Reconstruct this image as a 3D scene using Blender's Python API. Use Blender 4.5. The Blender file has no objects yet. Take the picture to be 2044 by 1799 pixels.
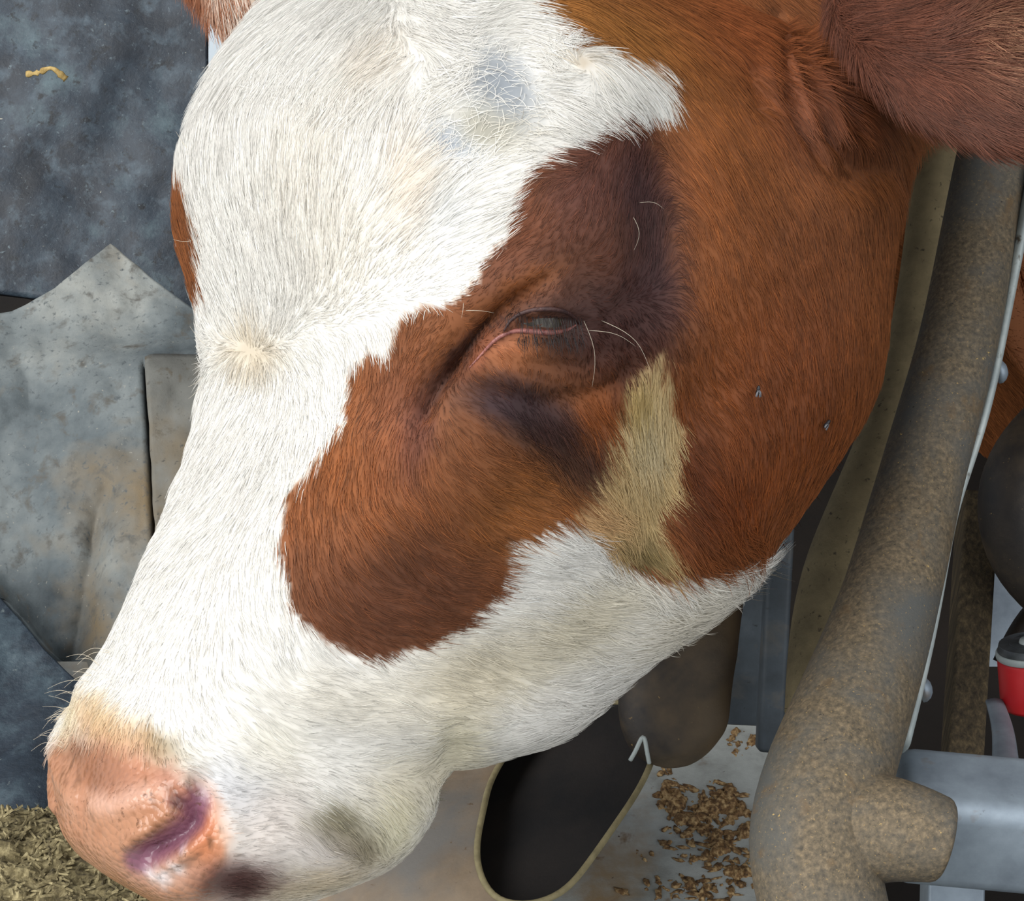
import bpy, bmesh, math, random
import numpy as np
from mathutils import Vector, Matrix
from mathutils.bvhtree import BVHTree

random.seed(7)
rng = np.random.default_rng(7)
SC = bpy.context.scene
COL = SC.collection

# ------------------------------------------------------------------ camera
IW, IH, F = 2044.0, 1799.0, 5520.0
PITCH = math.radians(30.0)
CAM = np.array((0.0, 0.0, 0.93))
FWD = np.array((0.0, math.cos(PITCH), -math.sin(PITCH)))
RGT = np.array((1.0, 0.0, 0.0))
UPV = np.array((0.0, math.sin(PITCH), math.cos(PITCH)))
cam_data = bpy.data.cameras.new('camera')
cam = bpy.data.objects.new('camera', cam_data)
COL.objects.link(cam)
cam.location = CAM
cam.rotation_euler = (math.pi / 2 - PITCH, 0, 0)
cam_data.sensor_width = 36.0
cam_data.lens = 36.0 * F / IW
cam_data.clip_start = 0.05
cam_data.clip_end = 60
SC.camera = cam

# ------------------------------------------------------------------ light
world = bpy.data.worlds.new('overcast_sky')
SC.world = world
world.use_nodes = True
wn = world.node_tree.nodes
wn['Background'].inputs[0].default_value = (0.80, 0.88, 1.0, 1)
wn['Background'].inputs[1].default_value = 0.6


def sun(name, direction, strength, angle, col):
    L = bpy.data.lights.new(name, 'SUN')
    L.energy = strength
    L.angle = math.radians(angle)
    L.color = col
    o = bpy.data.objects.new(name, L)
    COL.objects.link(o)
    o.rotation_euler = Vector(direction).to_track_quat('-Z', 'Y').to_euler()
    return o


sun('daylight', (0.58, 0.46, -0.67), 3.45, 50, (1.0, 0.985, 0.96))
sun('fill_sun_right', (-0.62, 0.60, -0.50), 1.15, 60, (1.0, 0.99, 0.97))  # added fill sun from the right front, brightens the pipes

SC.view_settings.view_transform = 'Standard'
SC.view_settings.look = 'None'
SC.view_settings.gamma = 1.0
SC.view_settings.exposure = 0.0
SC.view_settings.use_curve_mapping = False
try:
    SC.cycles_curves.shape = 'RIBBONS'
except Exception:
    pass


# ------------------------------------------------------------------ helpers
def at(px, py, d):
    """point of the place seen at a pixel of the photograph, d metres along the view axis"""
    return CAM + FWD * d + RGT * ((px - IW / 2) / F * d) + UPV * ((IH / 2 - py) / F * d)


def to_px(P):
    Q = np.asarray(P) - CAM
    d = Q @ FWD
    return np.stack([IW / 2 + F * (Q @ RGT) / d, IH / 2 - F * (Q @ UPV) / d], -1), d


def on_floor(px, py, z=0.0):
    r = FWD + RGT * ((px - IW / 2) / F) + UPV * ((IH / 2 - py) / F)
    return CAM + r * ((z - CAM[2]) / r[2])


def s2l(c):
    c = np.asarray(c, float) / 255.0
    return np.where(c <= 0.04045, c / 12.92, ((c + 0.055) / 1.055) ** 2.4)


def hashn(ix, iy, iz, seed):
    h = (ix.astype(np.int64) * 374761393 + iy.astype(np.int64) * 668265263 + iz.astype(np.int64) * 2147483647 + seed * 974711) & 0xFFFFFFFF
    h = ((h ^ (h >> 13)) * 1274126177) & 0xFFFFFFFF
    h = ((h ^ (h >> 16)) * 2246822519) & 0xFFFFFFFF
    h = h ^ (h >> 15)
    return (h & 0xFFFFFF) / float(0xFFFFFF)


def vnoise(P, scale, seed=0):
    """value noise in -1..1"""
    P = np.asarray(P, float) * scale
    if P.shape[-1] == 2:
        P = np.concatenate([P, np.zeros(P.shape[:-1] + (1,))], -1)
    I = np.floor(P).astype(np.int64)
    f = P - I
    f = f * f * (3 - 2 * f)
    out = 0
    for dx in (0, 1):
        for dy in (0, 1):
            for dz in (0, 1):
                w = (f[..., 0] if dx else 1 - f[..., 0]) * (f[..., 1] if dy else 1 - f[..., 1]) * (f[..., 2] if dz else 1 - f[..., 2])
                out = out + w * hashn(I[..., 0] + dx, I[..., 1] + dy, I[..., 2] + dz, seed)
    return out * 2 - 1


def fbm(P, scale, seed=0, oct=3):
    s, a, t = 0, 1.0, 0
    for k in range(oct):
        s = s + a * vnoise(P, scale * 2 ** k, seed + k)
        t += a
        a *= 0.5
    return s / t


def unit(v):
    v = np.asarray(v, float)
    return v / np.maximum(np.linalg.norm(v, axis=-1, keepdims=True), 1e-12)


def mesh_object(name, V, Fc, mat, parent=None, smooth=True):
    me = bpy.data.meshes.new(name)
    V = np.asarray(V, float)
    if isinstance(Fc, np.ndarray):
        n, k = Fc.shape
        me.vertices.add(len(V))
        me.vertices.foreach_set('co', V.astype(np.float32).ravel())
        me.loops.add(n * k)
        me.loops.foreach_set('vertex_index', Fc.astype(np.int32).ravel())
        me.polygons.add(n)
        me.polygons.foreach_set('loop_start', np.arange(0, n * k, k, dtype=np.int32))
        me.update(calc_edges=True)
        me.validate()
    else:
        me.from_pydata([tuple(v) for v in V], [], Fc)
        me.update()
    if smooth:
        me.polygons.foreach_set('use_smooth', [True] * len(me.polygons))
    if mat is not None:
        me.materials.append(mat)
    o = bpy.data.objects.new(name, me)
    COL.objects.link(o)
    if parent is not None:
        o.parent = parent
    return o


def tag(o, label=None, cat=None, group=None, kind=None):
    for k, v in (('label', label), ('category', cat), ('group', group), ('kind', kind)):
        if v:
            o[k] = v
    return o


def empty(name, loc, label, cat, group=None):
    o = bpy.data.objects.new(name, None)
    o.empty_display_size = 0.02
    COL.objects.link(o)
    o.location = loc
    bpy.context.view_layer.update()
    return tag(o, label, cat, group)


def adopt(ch, root):
    """parent ch to root keeping its place"""
    ch.parent = root
    ch.matrix_parent_inverse = Matrix.Translation(root.location).inverted() if root.parent is None else Matrix()
    return ch


def bevel(o, w, seg=3, angle=40):
    m = o.modifiers.new('bevel', 'BEVEL')
    m.width = w
    m.segments = seg
    m.limit_method = 'ANGLE'
    m.angle_limit = math.radians(angle)
    return o


def solid(o, t, off=-1.0):
    m = o.modifiers.new('solid', 'SOLIDIFY')
    m.thickness = t
    m.offset = off
    return o


def spline(keys, ts, t):
    """natural cubic spline through keys (n, ...) at params ts, evaluated at t"""
    keys = np.asarray(keys, float)
    n = len(keys)
    shp = keys.shape[1:]
    Y = keys.reshape(n, -1)
    h = np.diff(ts)
    A = np.zeros((n, n))
    B = np.zeros_like(Y)
    A[0, 0] = A[-1, -1] = 1
    for i in range(1, n - 1):
        A[i, i - 1] = h[i - 1]
        A[i, i] = 2 * (h[i - 1] + h[i])
        A[i, i + 1] = h[i]
        B[i] = 6 * ((Y[i + 1] - Y[i]) / h[i] - (Y[i] - Y[i - 1]) / h[i - 1])
    Mm = np.linalg.solve(A, B)
    k = np.clip(np.searchsorted(ts, t, side='right') - 1, 0, n - 2)
    hk = h[k][:, None]
    a = (ts[k + 1] - t)[:, None]
    b = (t - ts[k])[:, None]
    out = Mm[k] * a ** 3 / (6 * hk) + Mm[k + 1] * b ** 3 / (6 * hk) + (Y[k] / hk - Mm[k] * hk / 6) * a + (Y[k + 1] / hk - Mm[k + 1] * hk / 6) * b
    return out.reshape((len(t),) + shp)


def smooth_path(pts, n):
    pts = np.asarray(pts, float)
    if len(pts) < 3:
        t = np.linspace(0, 1, n)[:, None]
        return pts[0] * (1 - t) + pts[-1] * t
    ts = np.concatenate([[0], np.cumsum(np.linalg.norm(np.diff(pts, axis=0), axis=1) + 1e-9)])
    return spline(pts, ts, np.linspace(0, ts[-1], n))


def px_path(pts, n=40):
    return smooth_path([at(*p) for p in pts], n)


def grid_faces(n, m, wrap=False):
    i = np.arange(n - 1)[:, None]
    j = np.arange(m if wrap else m - 1)[None, :]
    a = i * m + j
    b = i * m + (j + 1) % m
    c = (i + 1) * m + (j + 1) % m
    d = (i + 1) * m + j
    return np.stack([a, b, c, d], -1).reshape(-1, 4)


def tube_arrays(path, radii, seg=24, cap=True, flat=1.0, up=None):
    """round tube along a path (n,3) with radii (n,)"""
    path = np.asarray(path, float)
    n = len(path)
    radii = np.broadcast_to(np.asarray(radii, float), (n,)) if np.ndim(radii) <= 1 else radii
    T = unit(np.gradient(path, axis=0))
    ref = np.asarray(up if up is not None else (FWD if abs(T[0] @ FWD) < 0.9 else UPV), float)
    X = unit(np.cross(T, ref))
    Y = unit(np.cross(X, T))
    a = np.linspace(0, 2 * math.pi, seg, endpoint=False)
    V = path[:, None] + radii[:, None, None] * (np.cos(a)[None, :, None] * X[:, None] + flat * np.sin(a)[None, :, None] * Y[:, None])
    V = V.reshape(-1, 3)
    Fc = [tuple(f) for f in grid_faces(n, seg, True)]
    if cap:
        Fc.append(tuple(range(seg - 1, -1, -1)))
        Fc.append(tuple((n - 1) * seg + k for k in range(seg)))
    return V, Fc


def tube(name, path, radii, mat, parent=None, seg=24, cap=True, flat=1.0, up=None):
    V, Fc = tube_arrays(path, radii, seg, cap, flat, up)
    return mesh_object(name, V, Fc, mat, parent)


def box_between(name, p0, p1, w, h, mat, parent=None, up=(0, 0, 1), bev=0.002):
    """bar with a w x h section from p0 to p1 (w across, h along up)"""
    p0, p1 = np.asarray(p0, float), np.asarray(p1, float)
    T = unit(p1 - p0)
    X = unit(np.cross(T, np.asarray(up, float)))
    Y = np.cross(X, T)
    V = []
    for p in (p0, p1):
        for sx, sy in ((-1, -1), (1, -1), (1, 1), (-1, 1)):
            V.append(p + X * sx * w / 2 + Y * sy * h / 2)
    Fc = [(0, 1, 2, 3), (7, 6, 5, 4), (0, 4, 5, 1), (1, 5, 6, 2), (2, 6, 7, 3), (3, 7, 4, 0)]
    o = mesh_object(name, V, Fc, mat, parent, smooth=False)
    if bev:
        bevel(o, bev, 4)
        o.data.polygons.foreach_set('use_smooth', [True] * 6)
    return o


# ------------------------------------------------------------------ materials
def mat_new(name):
    m = bpy.data.materials.new(name)
    m.use_nodes = True
    nt = m.node_tree
    return m, nt, nt.nodes['Principled BSDF']


def ramp(nt, fac, stops):
    r = nt.nodes.new('ShaderNodeValToRGB')
    el = r.color_ramp.elements
    while len(el) < len(stops):
        el.new(0.5)
    for e, (p, c) in zip(el, stops):
        e.position = p
        e.color = (*s2l(c), 1)
    nt.links.new(fac, r.inputs[0])
    return r.outputs[0]


def noise_node(nt, scale, detail=6, rough=0.6, vec=None, dist=0.0):
    n = nt.nodes.new('ShaderNodeTexNoise')
    n.inputs['Scale'].default_value = scale
    n.inputs['Detail'].default_value = detail
    n.inputs['Roughness'].default_value = rough
    n.inputs['Distortion'].default_value = dist
    if vec is not None:
        nt.links.new(vec, n.inputs['Vector'])
    return n.outputs[0]


def mixc(nt, fac, a, b):
    m = nt.nodes.new('ShaderNodeMix')
    m.data_type = 'RGBA'
    for sock, val in ((m.inputs[0], fac), (m.inputs[6], a), (m.inputs[7], b)):
        if hasattr(val, 'is_output'):
            nt.links.new(val, sock)
        elif np.ndim(val) == 0:
            sock.default_value = val
        else:
            sock.default_value = (*s2l(val), 1)
    return m.outputs[2]


def maprange(nt, v, a, b, c=0.0, d=1.0):
    m = nt.nodes.new('ShaderNodeMapRange')
    for k, x in zip((1, 2, 3, 4), (a, b, c, d)):
        m.inputs[k].default_value = x
    nt.links.new(v, m.inputs[0])
    return m.outputs[0]


def grime(name, stops, scale=30, layers=(), rough=0.8, bump=0.3, bump_scale=200, metal=0.0, coord='Object', detail=8, bdist=0.002):
    """surface from a noise ramp plus (scale, lo, hi, colour) stain layers"""
    m, nt, b = mat_new(name)
    tc = nt.nodes.new('ShaderNodeTexCoord').outputs[coord]
    c = ramp(nt, noise_node(nt, scale, detail, 0.65, tc), stops)
    for sc, lo, hi, colr in layers:
        c = mixc(nt, maprange(nt, noise_node(nt, sc, 5, 0.6, tc, 0.3), lo, hi), c, colr)
    nt.links.new(c, b.inputs['Base Color'])
    b.inputs['Roughness'].default_value = rough
    b.inputs['Metallic'].default_value = metal
    if bump:
        bn = nt.nodes.new('ShaderNodeBump')
        bn.inputs['Strength'].default_value = bump
        bn.inputs['Distance'].default_value = bdist
        nt.links.new(noise_node(nt, bump_scale, 5, 0.7, tc), bn.inputs['Height'])
        nt.links.new(bn.outputs[0], b.inputs['Normal'])
    return m


M_PIPE = grime('dirty_pipe', [(0.30, (66, 60, 50)), (0.46, (96, 85, 67)), (0.56, (112, 98, 77)), (0.72, (142, 124, 96))], 420,
               [(13, 0.46, 0.64, (86, 86, 82)), (60, 0.58, 0.74, (104, 84, 58)), (900, 0.62, 0.70, (158, 132, 88)), (240, 0.69, 0.74, (206, 172, 104)), (500, 0.66, 0.72, (46, 42, 38))], 0.75, 0.4, 700, bdist=0.0008)
M_PIPE2 = grime('dusty_pipe', [(0.3, (110, 98, 72)), (0.6, (136, 122, 90)), (0.8, (150, 136, 104))], 60,
                [(300, 0.62, 0.7, (70, 62, 48))], 0.9, 0.3, 300)
M_GALV = grime('galvanised_steel', [(0.3, (118, 128, 138)), (0.55, (146, 158, 168)), (0.75, (166, 178, 188))], 24,
               [(30, 0.62, 0.74, (128, 112, 92)), (160, 0.70, 0.75, (70, 62, 54))], 0.5, 0.08, 120, 0.35)
M_GALVD = grime('dark_galvanised_steel', [(0.3, (48, 54, 58)), (0.55, (66, 74, 80)), (0.75, (88, 96, 102))], 30, [(26, 0.52, 0.66, (92, 88, 80)), (160, 0.68, 0.74, (30, 30, 30))], 0.6, 0.1, 160, 0.2)  # darker tone of the galvanised steel
M_STRIP = grime('pale_steel_edge', [(0.3, (150, 160, 160)), (0.6, (186, 194, 190))], 40, [(90, 0.64, 0.72, (96, 88, 76))], 0.5, 0.1, 200, 0.1)
M_DARKPIPE = grime('dark_rubber_tube', [(0.3, (34, 30, 27)), (0.6, (54, 46, 38)), (0.8, (78, 66, 50))], 60,
                   [(13, 0.50, 0.66, (96, 80, 58)), (260, 0.68, 0.74, (150, 122, 76))], 0.6, 0.2, 200)
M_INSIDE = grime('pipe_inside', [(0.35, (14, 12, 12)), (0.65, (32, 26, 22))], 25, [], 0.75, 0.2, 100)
M_CUTPIPE = grime('brown_grey_pipe', [(0.3, (96, 82, 66)), (0.55, (130, 112, 90)), (0.8, (150, 134, 112))], 22,
                  [(9, 0.52, 0.7, (108, 104, 98)), (250, 0.66, 0.72, (92, 72, 48))], 0.7, 0.2, 200)
M_RIM = grime('worn_pipe_rim', [(0.3, (118, 108, 78)), (0.7, (158, 146, 108))], 120, [], 0.7, 0.3, 300)
M_WOOD = None
M_CURTAIN = grime('blue_black_rubber', [(0.32, (16, 22, 29)), (0.46, (28, 37, 47)), (0.56, (44, 56, 67)), (0.70, (84, 102, 108))], 17,
                  [(60, 0.52, 0.70, (70, 84, 94)), (110, 0.58, 0.68, (18, 24, 30)), (330, 0.62, 0.74, (96, 110, 116)), (170, 0.715, 0.745, (168, 166, 150))], 0.55, 0.3, 160, bdist=0.002)
M_SHEET = grime('weathered_grey_rubber', [(0.32, (62, 70, 74)), (0.45, (94, 102, 104)), (0.57, (120, 126, 125)), (0.70, (150, 152, 146))], 9,
                [(7, 0.52, 0.68, (124, 108, 82)), (70, 0.56, 0.70, (88, 86, 80)), (260, 0.58, 0.72, (78, 84, 86)), (300, 0.66, 0.74, (158, 154, 142)), (160, 0.69, 0.75, (88, 90, 88))], 0.75, 0.3, 110, bdist=0.002)
M_FLAP = grime('brown_grey_rubber', [(0.26, (82, 82, 78)), (0.45, (104, 104, 98)), (0.6, (122, 122, 116)), (0.8, (138, 138, 130))], 9,
               [(9, 0.45, 0.62, (112, 98, 74)), (70, 0.58, 0.70, (86, 78, 64)), (260, 0.60, 0.72, (70, 68, 62))], 0.75, 0.3, 110, bdist=0.002)
M_TARP = grime('dark_blue_sheeting', [(0.32, (22, 28, 36)), (0.48, (40, 50, 60)), (0.6, (66, 80, 88)), (0.72, (104, 118, 122))], 22,
               [(70, 0.54, 0.70, (30, 38, 46)), (160, 0.66, 0.74, (110, 120, 120))], 0.55, 0.4, 90, bdist=0.003)
M_CONC = grime('feed_floor_concrete', [(0.3, (120, 122, 116)), (0.5, (160, 164, 160)), (0.75, (186, 190, 186))], 18,
               [(12, 0.50, 0.68, (146, 124, 92)), (40, 0.60, 0.70, (112, 86, 56)), (200, 0.68, 0.73, (60, 44, 30))], 0.8, 0.3, 150)
M_DUNG = grime('spilled_feed', [(0.34, (60, 42, 26)), (0.48, (118, 88, 52)), (0.64, (186, 158, 112))], 330, [], 0.85, 0.5, 300)
M_SILAGE = grime('silage', [(0.32, (64, 56, 38)), (0.5, (128, 116, 82)), (0.66, (186, 172, 130))], 140, [(200, 0.55, 0.7, (70, 60, 40))], 0.9, 0.6, 250)
M_WALL = grime('dark_timber', [(0.3, (5, 5, 5)), (0.7, (11, 9, 8))], 6, [], 1.0, 0.2, 60)
M_PALE = grime('pale_panel', [(0.3, (196, 212, 222)), (0.7, (214, 226, 234))], 3, [], 0.6, 0.0)
M_PEN = grime('dark_bedding', [(0.3, (14, 11, 9)), (0.7, (34, 26, 18))], 12, [], 0.95, 0.4, 60)
M_CAP = grime('dull_grey_cap', [(0.3, (58, 62, 64)), (0.7, (96, 100, 102))], 90, [], 0.35, 0.1, 200, 0.3)
M_RED = grime('red_paint', [(0.3, (186, 22, 28)), (0.7, (206, 36, 42))], 30, [(70, 0.66, 0.74, (120, 24, 24))], 0.4, 0.05)
M_STRAW = grime('dry_straw', [(0.3, (150, 122, 66)), (0.7, (206, 178, 116))], 200, [], 0.8, 0.3, 400)
M_BLACK = grime('black_fly', [(0.3, (14, 13, 14)), (0.7, (40, 38, 40))], 500, [], 0.4, 0.0)


def wood_mat():
    m, nt, b = mat_new('weathered_post_wood')
    tc = nt.nodes.new('ShaderNodeTexCoord').outputs['Object']
    mp = nt.nodes.new('ShaderNodeMapping')
    mp.inputs['Scale'].default_value = (26, 26, 0.9)
    nt.links.new(tc, mp.inputs[0])
    c = ramp(nt, noise_node(nt, 14, 8, 0.7, mp.outputs[0], 0.4), [(0.3, (44, 36, 26)), (0.5, (82, 70, 50)), (0.72, (126, 108, 76))])
    nt.links.new(c, b.inputs['Base Color'])
    b.inputs['Roughness'].default_value = 0.85
    bn = nt.nodes.new('ShaderNodeBump')
    bn.inputs['Strength'].default_value = 0.6
    bn.inputs['Distance'].default_value = 0.003
    nt.links.new(noise_node(nt, 20, 8, 0.7, mp.outputs[0]), bn.inputs['Height'])
    nt.links.new(bn.outputs[0], b.inputs['Normal'])
    return m


M_WOOD = wood_mat()

# ------------------------------------------------------------------ the setting
def quad(name, pts, mat, kind='structure', thick=0.0):
    o = mesh_object(name, pts, [(0, 1, 2, 3)], mat, smooth=False)
    if thick:
        solid(o, thick, -1)
    o['kind'] = kind
    return o


quad('floor', [(-3, -1.5, 0), (0.175, -1.5, 0), (0.175, 1.36, 0), (-3, 1.36, 0)], M_CONC, thick=0.12)
quad('floor_pen', [(-3, -1.5, -0.13), (5, -1.5, -0.13), (5, 4.2, -0.13), (-3, 4.2, -0.13)], M_PEN)
quad('wall_back', [(-3, 4.0, -0.12), (5, 4.0, -0.12), (5, 4.0, 2.6), (-3, 4.0, 2.6)], M_WALL)
quad('wall_right_blocker', [(2.2, 1.0, -0.12), (2.2, 4.0, -0.12), (2.2, 4.0, 2.6), (2.2, 1.0, 2.6)], M_WALL)  # out of view, added to darken the right side
quad('ceiling_blocker', [(-0.4, 1.0, 2.2), (2.2, 1.0, 2.2), (2.2, 4.0, 2.2), (-0.4, 4.0, 2.2)], M_WALL)  # out of view, added to block sky light from the back


# ------------------------------------------------------------------ sheets on the left
def interp_poly(poly, x):
    p = np.asarray(poly, float)
    return np.interp(x, p[:, 0], p[:, 1])


def sheet(name, xs, top, bottom, depth, mat, rows=70, thick=0.004, parent=None):
    """hanging sheet: columns at xs, from the top edge to the bottom edge, depth(x, y) metres away"""
    xs = np.asarray(xs, float)
    yt, yb = interp_poly(top, xs), interp_poly(bottom, xs)
    t = np.linspace(0, 1, rows)[:, None]
    Y = yt[None] * (1 - t) + yb[None] * t
    X = np.broadcast_to(xs[None], Y.shape)
    Dp = depth(X, Y)
    P = CAM + FWD * Dp[..., None] + RGT * ((X - IW / 2) / F * Dp)[..., None] + UPV * ((IH / 2 - Y) / F * Dp)[..., None]
    o = mesh_object(name, P.reshape(-1, 3), grid_faces(rows, len(xs)), mat, parent)
    solid(o, thick, 0)
    return o


def n2(X, Y, sc, seed):
    return fbm(np.stack([X, Y], -1), sc, seed)


cur = sheet('rubber_curtain', np.concatenate([np.linspace(-420, 405, 80), [410, 415]]),
            [(-420, -500), (415, -500)], [(-420, 560), (0, 588), (70, 597), (180, 615), (415, 660)],
            lambda X, Y: 1.86 + 0.006 * n2(X, Y, 1 / 160., 3) - 0.00006 * (Y - 600), M_CURTAIN, 80, 0.005)
tag(cur, 'blue-black scuffed rubber curtain hanging behind the cow at upper left', 'curtain')


def gray_depth(X, Y):
    d = 1.77 - 0.00016 * (Y - 700)
    d = d - 0.035 / (1 + np.exp(-(Y - 700) / 16.0)) * np.clip((X + 100) / 400, 0.4, 1)
    d = d + 0.012 * n2(X, Y, 1 / 230., 11) + 0.004 * n2(X, Y, 1 / 60., 12)
    xf = np.interp(Y, [900, 1020, 1120, 1350, 1640], [260, 205, 190, 150, 120])
    d = d + (0.012 * np.exp(-((X - xf) / 26) ** 2) - 0.012 / (1 + np.exp(-(X - xf - 20) / 12))) / (1 + np.exp(-(Y - 990) / 40))
    d = d + 0.02 * np.exp(-((Y - (1190 + (X - 0) * 1.1)) / 40) ** 2) * (X < 160)
    return d


def seam(Y):
    return np.interp(Y, [700, 716, 800, 950, 1090, 1600], [290, 284, 288, 298, 304, 322])


def mat_depth(X, Y):
    d = gray_depth(X, Y)
    cut = 1 / (1 + np.exp(-np.clip((X - seam(Y) + 3) / 0.8, -50, 50))) / (1 + np.exp(-np.clip((Y - 738) / 1.5, -50, 50)))
    return d + 0.03 * cut


xs_mat = np.concatenate([np.linspace(-420, 270, 100), np.arange(272, 332, 1.5), np.linspace(334, 640, 40)])
gs = sheet('rubber_mat', xs_mat, [(-420, 760), (-100, 640), (0, 630), (25, 626), (110, 580), (222, 489), (300, 556), (400, 632), (640, 800)],
           [(-420, 1640), (640, 1640)], mat_depth, M_SHEET, 220, 0.005)
tag(gs, 'weathered grey rubber mat with a torn pointed corner standing up', 'mat')
ty = np.linspace(0, 1, 90)[:, None]
tx = np.linspace(0, 1, 50)[None, :]
Yf = (712 + 10 * tx + 34 * np.exp(-tx * 60) * 0.2) * (1 - ty) + 1500 * ty
Xf = (seam(Yf) + 7) * (1 - tx) + 700 * tx
Df = gray_depth(Xf, Yf) - 0.0065
Pf = CAM + FWD * Df[..., None] + RGT * ((Xf - IW / 2) / F * Df)[..., None] + UPV * ((IH / 2 - Yf) / F * Df)[..., None]
gf = mesh_object('rubber_flap', Pf.reshape(-1, 3), grid_faces(90, 50), M_FLAP)
solid(gf, 0.005, 0)
tag(gf, 'grey-brown rubber flap with a dark cut edge beside the white nose bridge', 'flap')
tp = sheet('tarpaulin', np.linspace(-420, 420, 110), [(-420, 1010), (-100, 1120), (0, 1195), (50, 1250), (90, 1300), (150, 1360), (420, 1420)],
           [(-420, 1520), (0, 1640), (130, 1695), (230, 1765), (420, 1900)],
           lambda X, Y: 1.565 - 0.00026 * (Y - 1300) + 0.014 * n2(X + Y * 0.4, Y * 0.6, 1 / 170., 21), M_TARP, 90, 0.003)
tag(tp, 'crumpled dark blue plastic sheet behind the muzzle at lower left', 'tarpaulin')
pn = mesh_object('wall_panel', [at(330, -500, 2.45), at(760, -500, 2.45), at(760, 420, 2.45), at(330, 420, 2.45)], [(0, 3, 2, 1)], M_PALE, smooth=False)
solid(pn, 0.03, 1)
tag(pn, 'pale blue-white panel showing between the rubber curtain and the ear', 'panel')

st_ = px_path([(52, 148, 1.845), (85, 142, 1.842), (102, 136, 1.840), (118, 146, 1.840), (132, 158, 1.842)], 20)
o = tube('straw_scrap', st_, 0.0017 + rng.uniform(-0.0009, 0.0009, 20), M_STRAW, None, 8, True, 0.5)
tag(o, 'scrap of yellow straw stuck to the upper part of the dark rubber curtain', 'straw')

# silage heap in the lower left corner
def heap():
    n = 120
    xs = np.linspace(-1, 1, n)
    X, Y = np.meshgrid(xs, xs)
    c = on_floor(10, 1784, 0.05)
    P = np.stack([c[0] + X * 0.17, c[1] + Y * 0.13, np.zeros_like(X)], -1)
    r = np.sqrt(X ** 2 + Y ** 2)
    P[..., 2] = 0.052 * np.clip(1 - r ** 2, 0, 1) ** 0.7 + (0.007 * fbm(P, 60, 31) + 0.005 * fbm(P, 190, 33)) * np.clip(1.2 - r, 0, 1) - 0.002
    V = P.reshape(-1, 3)
    Fq = [tuple(f) for f in grid_faces(n, n)]
    V = list(V)
    for k in range(5200):                       # chopped bits
        x, y = rng.uniform(-0.9, 0.9, 2)
        i, j = int((y + 1) / 2 * (n - 1)), int((x + 1) / 2 * (n - 1))
        p = P[i, j] + np.array((0, 0, 0.001))
        a = rng.uniform(0, 6.28)
        dr = np.array((math.cos(a), math.sin(a), rng.uniform(-0.3, 0.5)))
        sd = unit(np.cross(dr, (0, 0, 1))) * rng.uniform(0.0005, 0.0012)
        L = rng.uniform(0.003, 0.008)
        b = len(V)
        up = np.array((0, 0, 0.0007))
        V += [p - dr * L / 2 - sd, p + dr * L / 2 - sd, p + dr * L / 2 + sd, p - dr * L / 2 + sd, p - dr * L / 2 + up, p + dr * L / 2 + up]
        Fq += [(b, b + 1, b + 5, b + 4), (b + 4, b + 5, b + 2, b + 3)]
    o = mesh_object('silage', V, Fq, M_SILAGE, smooth=False)
    return tag(o, 'chopped olive-brown silage heaped in the lower left corner', 'silage', kind='stuff')


heap()


# ------------------------------------------------------------------ feed barrier on the right
# main diagonal pipe, flaring to a foot
pp = px_path([(2040, 60, 1.42), (1965, 400, 1.40), (1908, 700, 1.36), (1840, 950, 1.33), (1775, 1200, 1.29), (1700, 1420, 1.25), (1650, 1560, 1.225), (1625, 1680, 1.21), (1640, 1790, 1.205), (1680, 1920, 1.20)], 70)
hw = np.interp(np.linspace(0, 1, 70), [0, 0.2, 0.36, 0.5, 0.63, 0.75, 0.83, 0.9, 0.95, 1], [70, 74, 80, 86, 98, 116, 128, 130, 128, 120])
_, dd = to_px(pp)
pipe_root = empty('barrier_pipe', on_floor(1640, 1830), 'thick dirt-caked diagonal feed barrier pipe right of the cow', 'pipe')
bar = adopt(tube('pipe_body', pp, hw * dd / F, M_PIPE, None, 48), pipe_root)
# cast branch socket at the foot
sx = px_path([(1560, 1690, 1.235), (1660, 1668, 1.22), (1770, 1656, 1.205), (1840, 1668, 1.20), (1888, 1680, 1.20)], 24)
sk = np.interp(np.linspace(0, 1, 24), [0, 0.3, 0.6, 0.85, 1], [70, 112, 112, 96, 84])
_, sd_ = to_px(sx)
soc = adopt(tube('socket', sx, sk * sd_ / F, M_PIPE, None, 40), pipe_root)
bevel(soc, 0.003, 3, 50)
# pale steel edge strip along the right side of the pipe
ep = px_path([(2075, 300, 1.395), (2032, 490, 1.39), (1992, 690, 1.37), (1948, 870, 1.35), (1900, 1020, 1.335), (1878, 1130, 1.315), (1848, 1290, 1.29), (1800, 1490, 1.262)], 50)
edge = adopt(tube('edge_strip', ep, 0.0032, M_STRIP, None, 12, True, 3.0, up=FWD), pipe_root)
for q in ((1990, 742, 1.385), (1838, 1377, 1.30)):
    V, Fc = [], []
    c = at(*q)
    n = 16
    ax = unit(RGT * 0.9 + UPV * 0.2)
    prof = [(0.0, 0.0062), (0.0018, 0.0062), (0.0036, 0.0050), (0.0050, 0.0028), (0.0055, 0.0001)]
    V, Fc = tube_arrays([c + ax * a for a, r in prof], [r for a, r in prof], n, True)
    bo = adopt(mesh_object('bolt_head', V, Fc, M_GALV), pipe_root)

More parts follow.
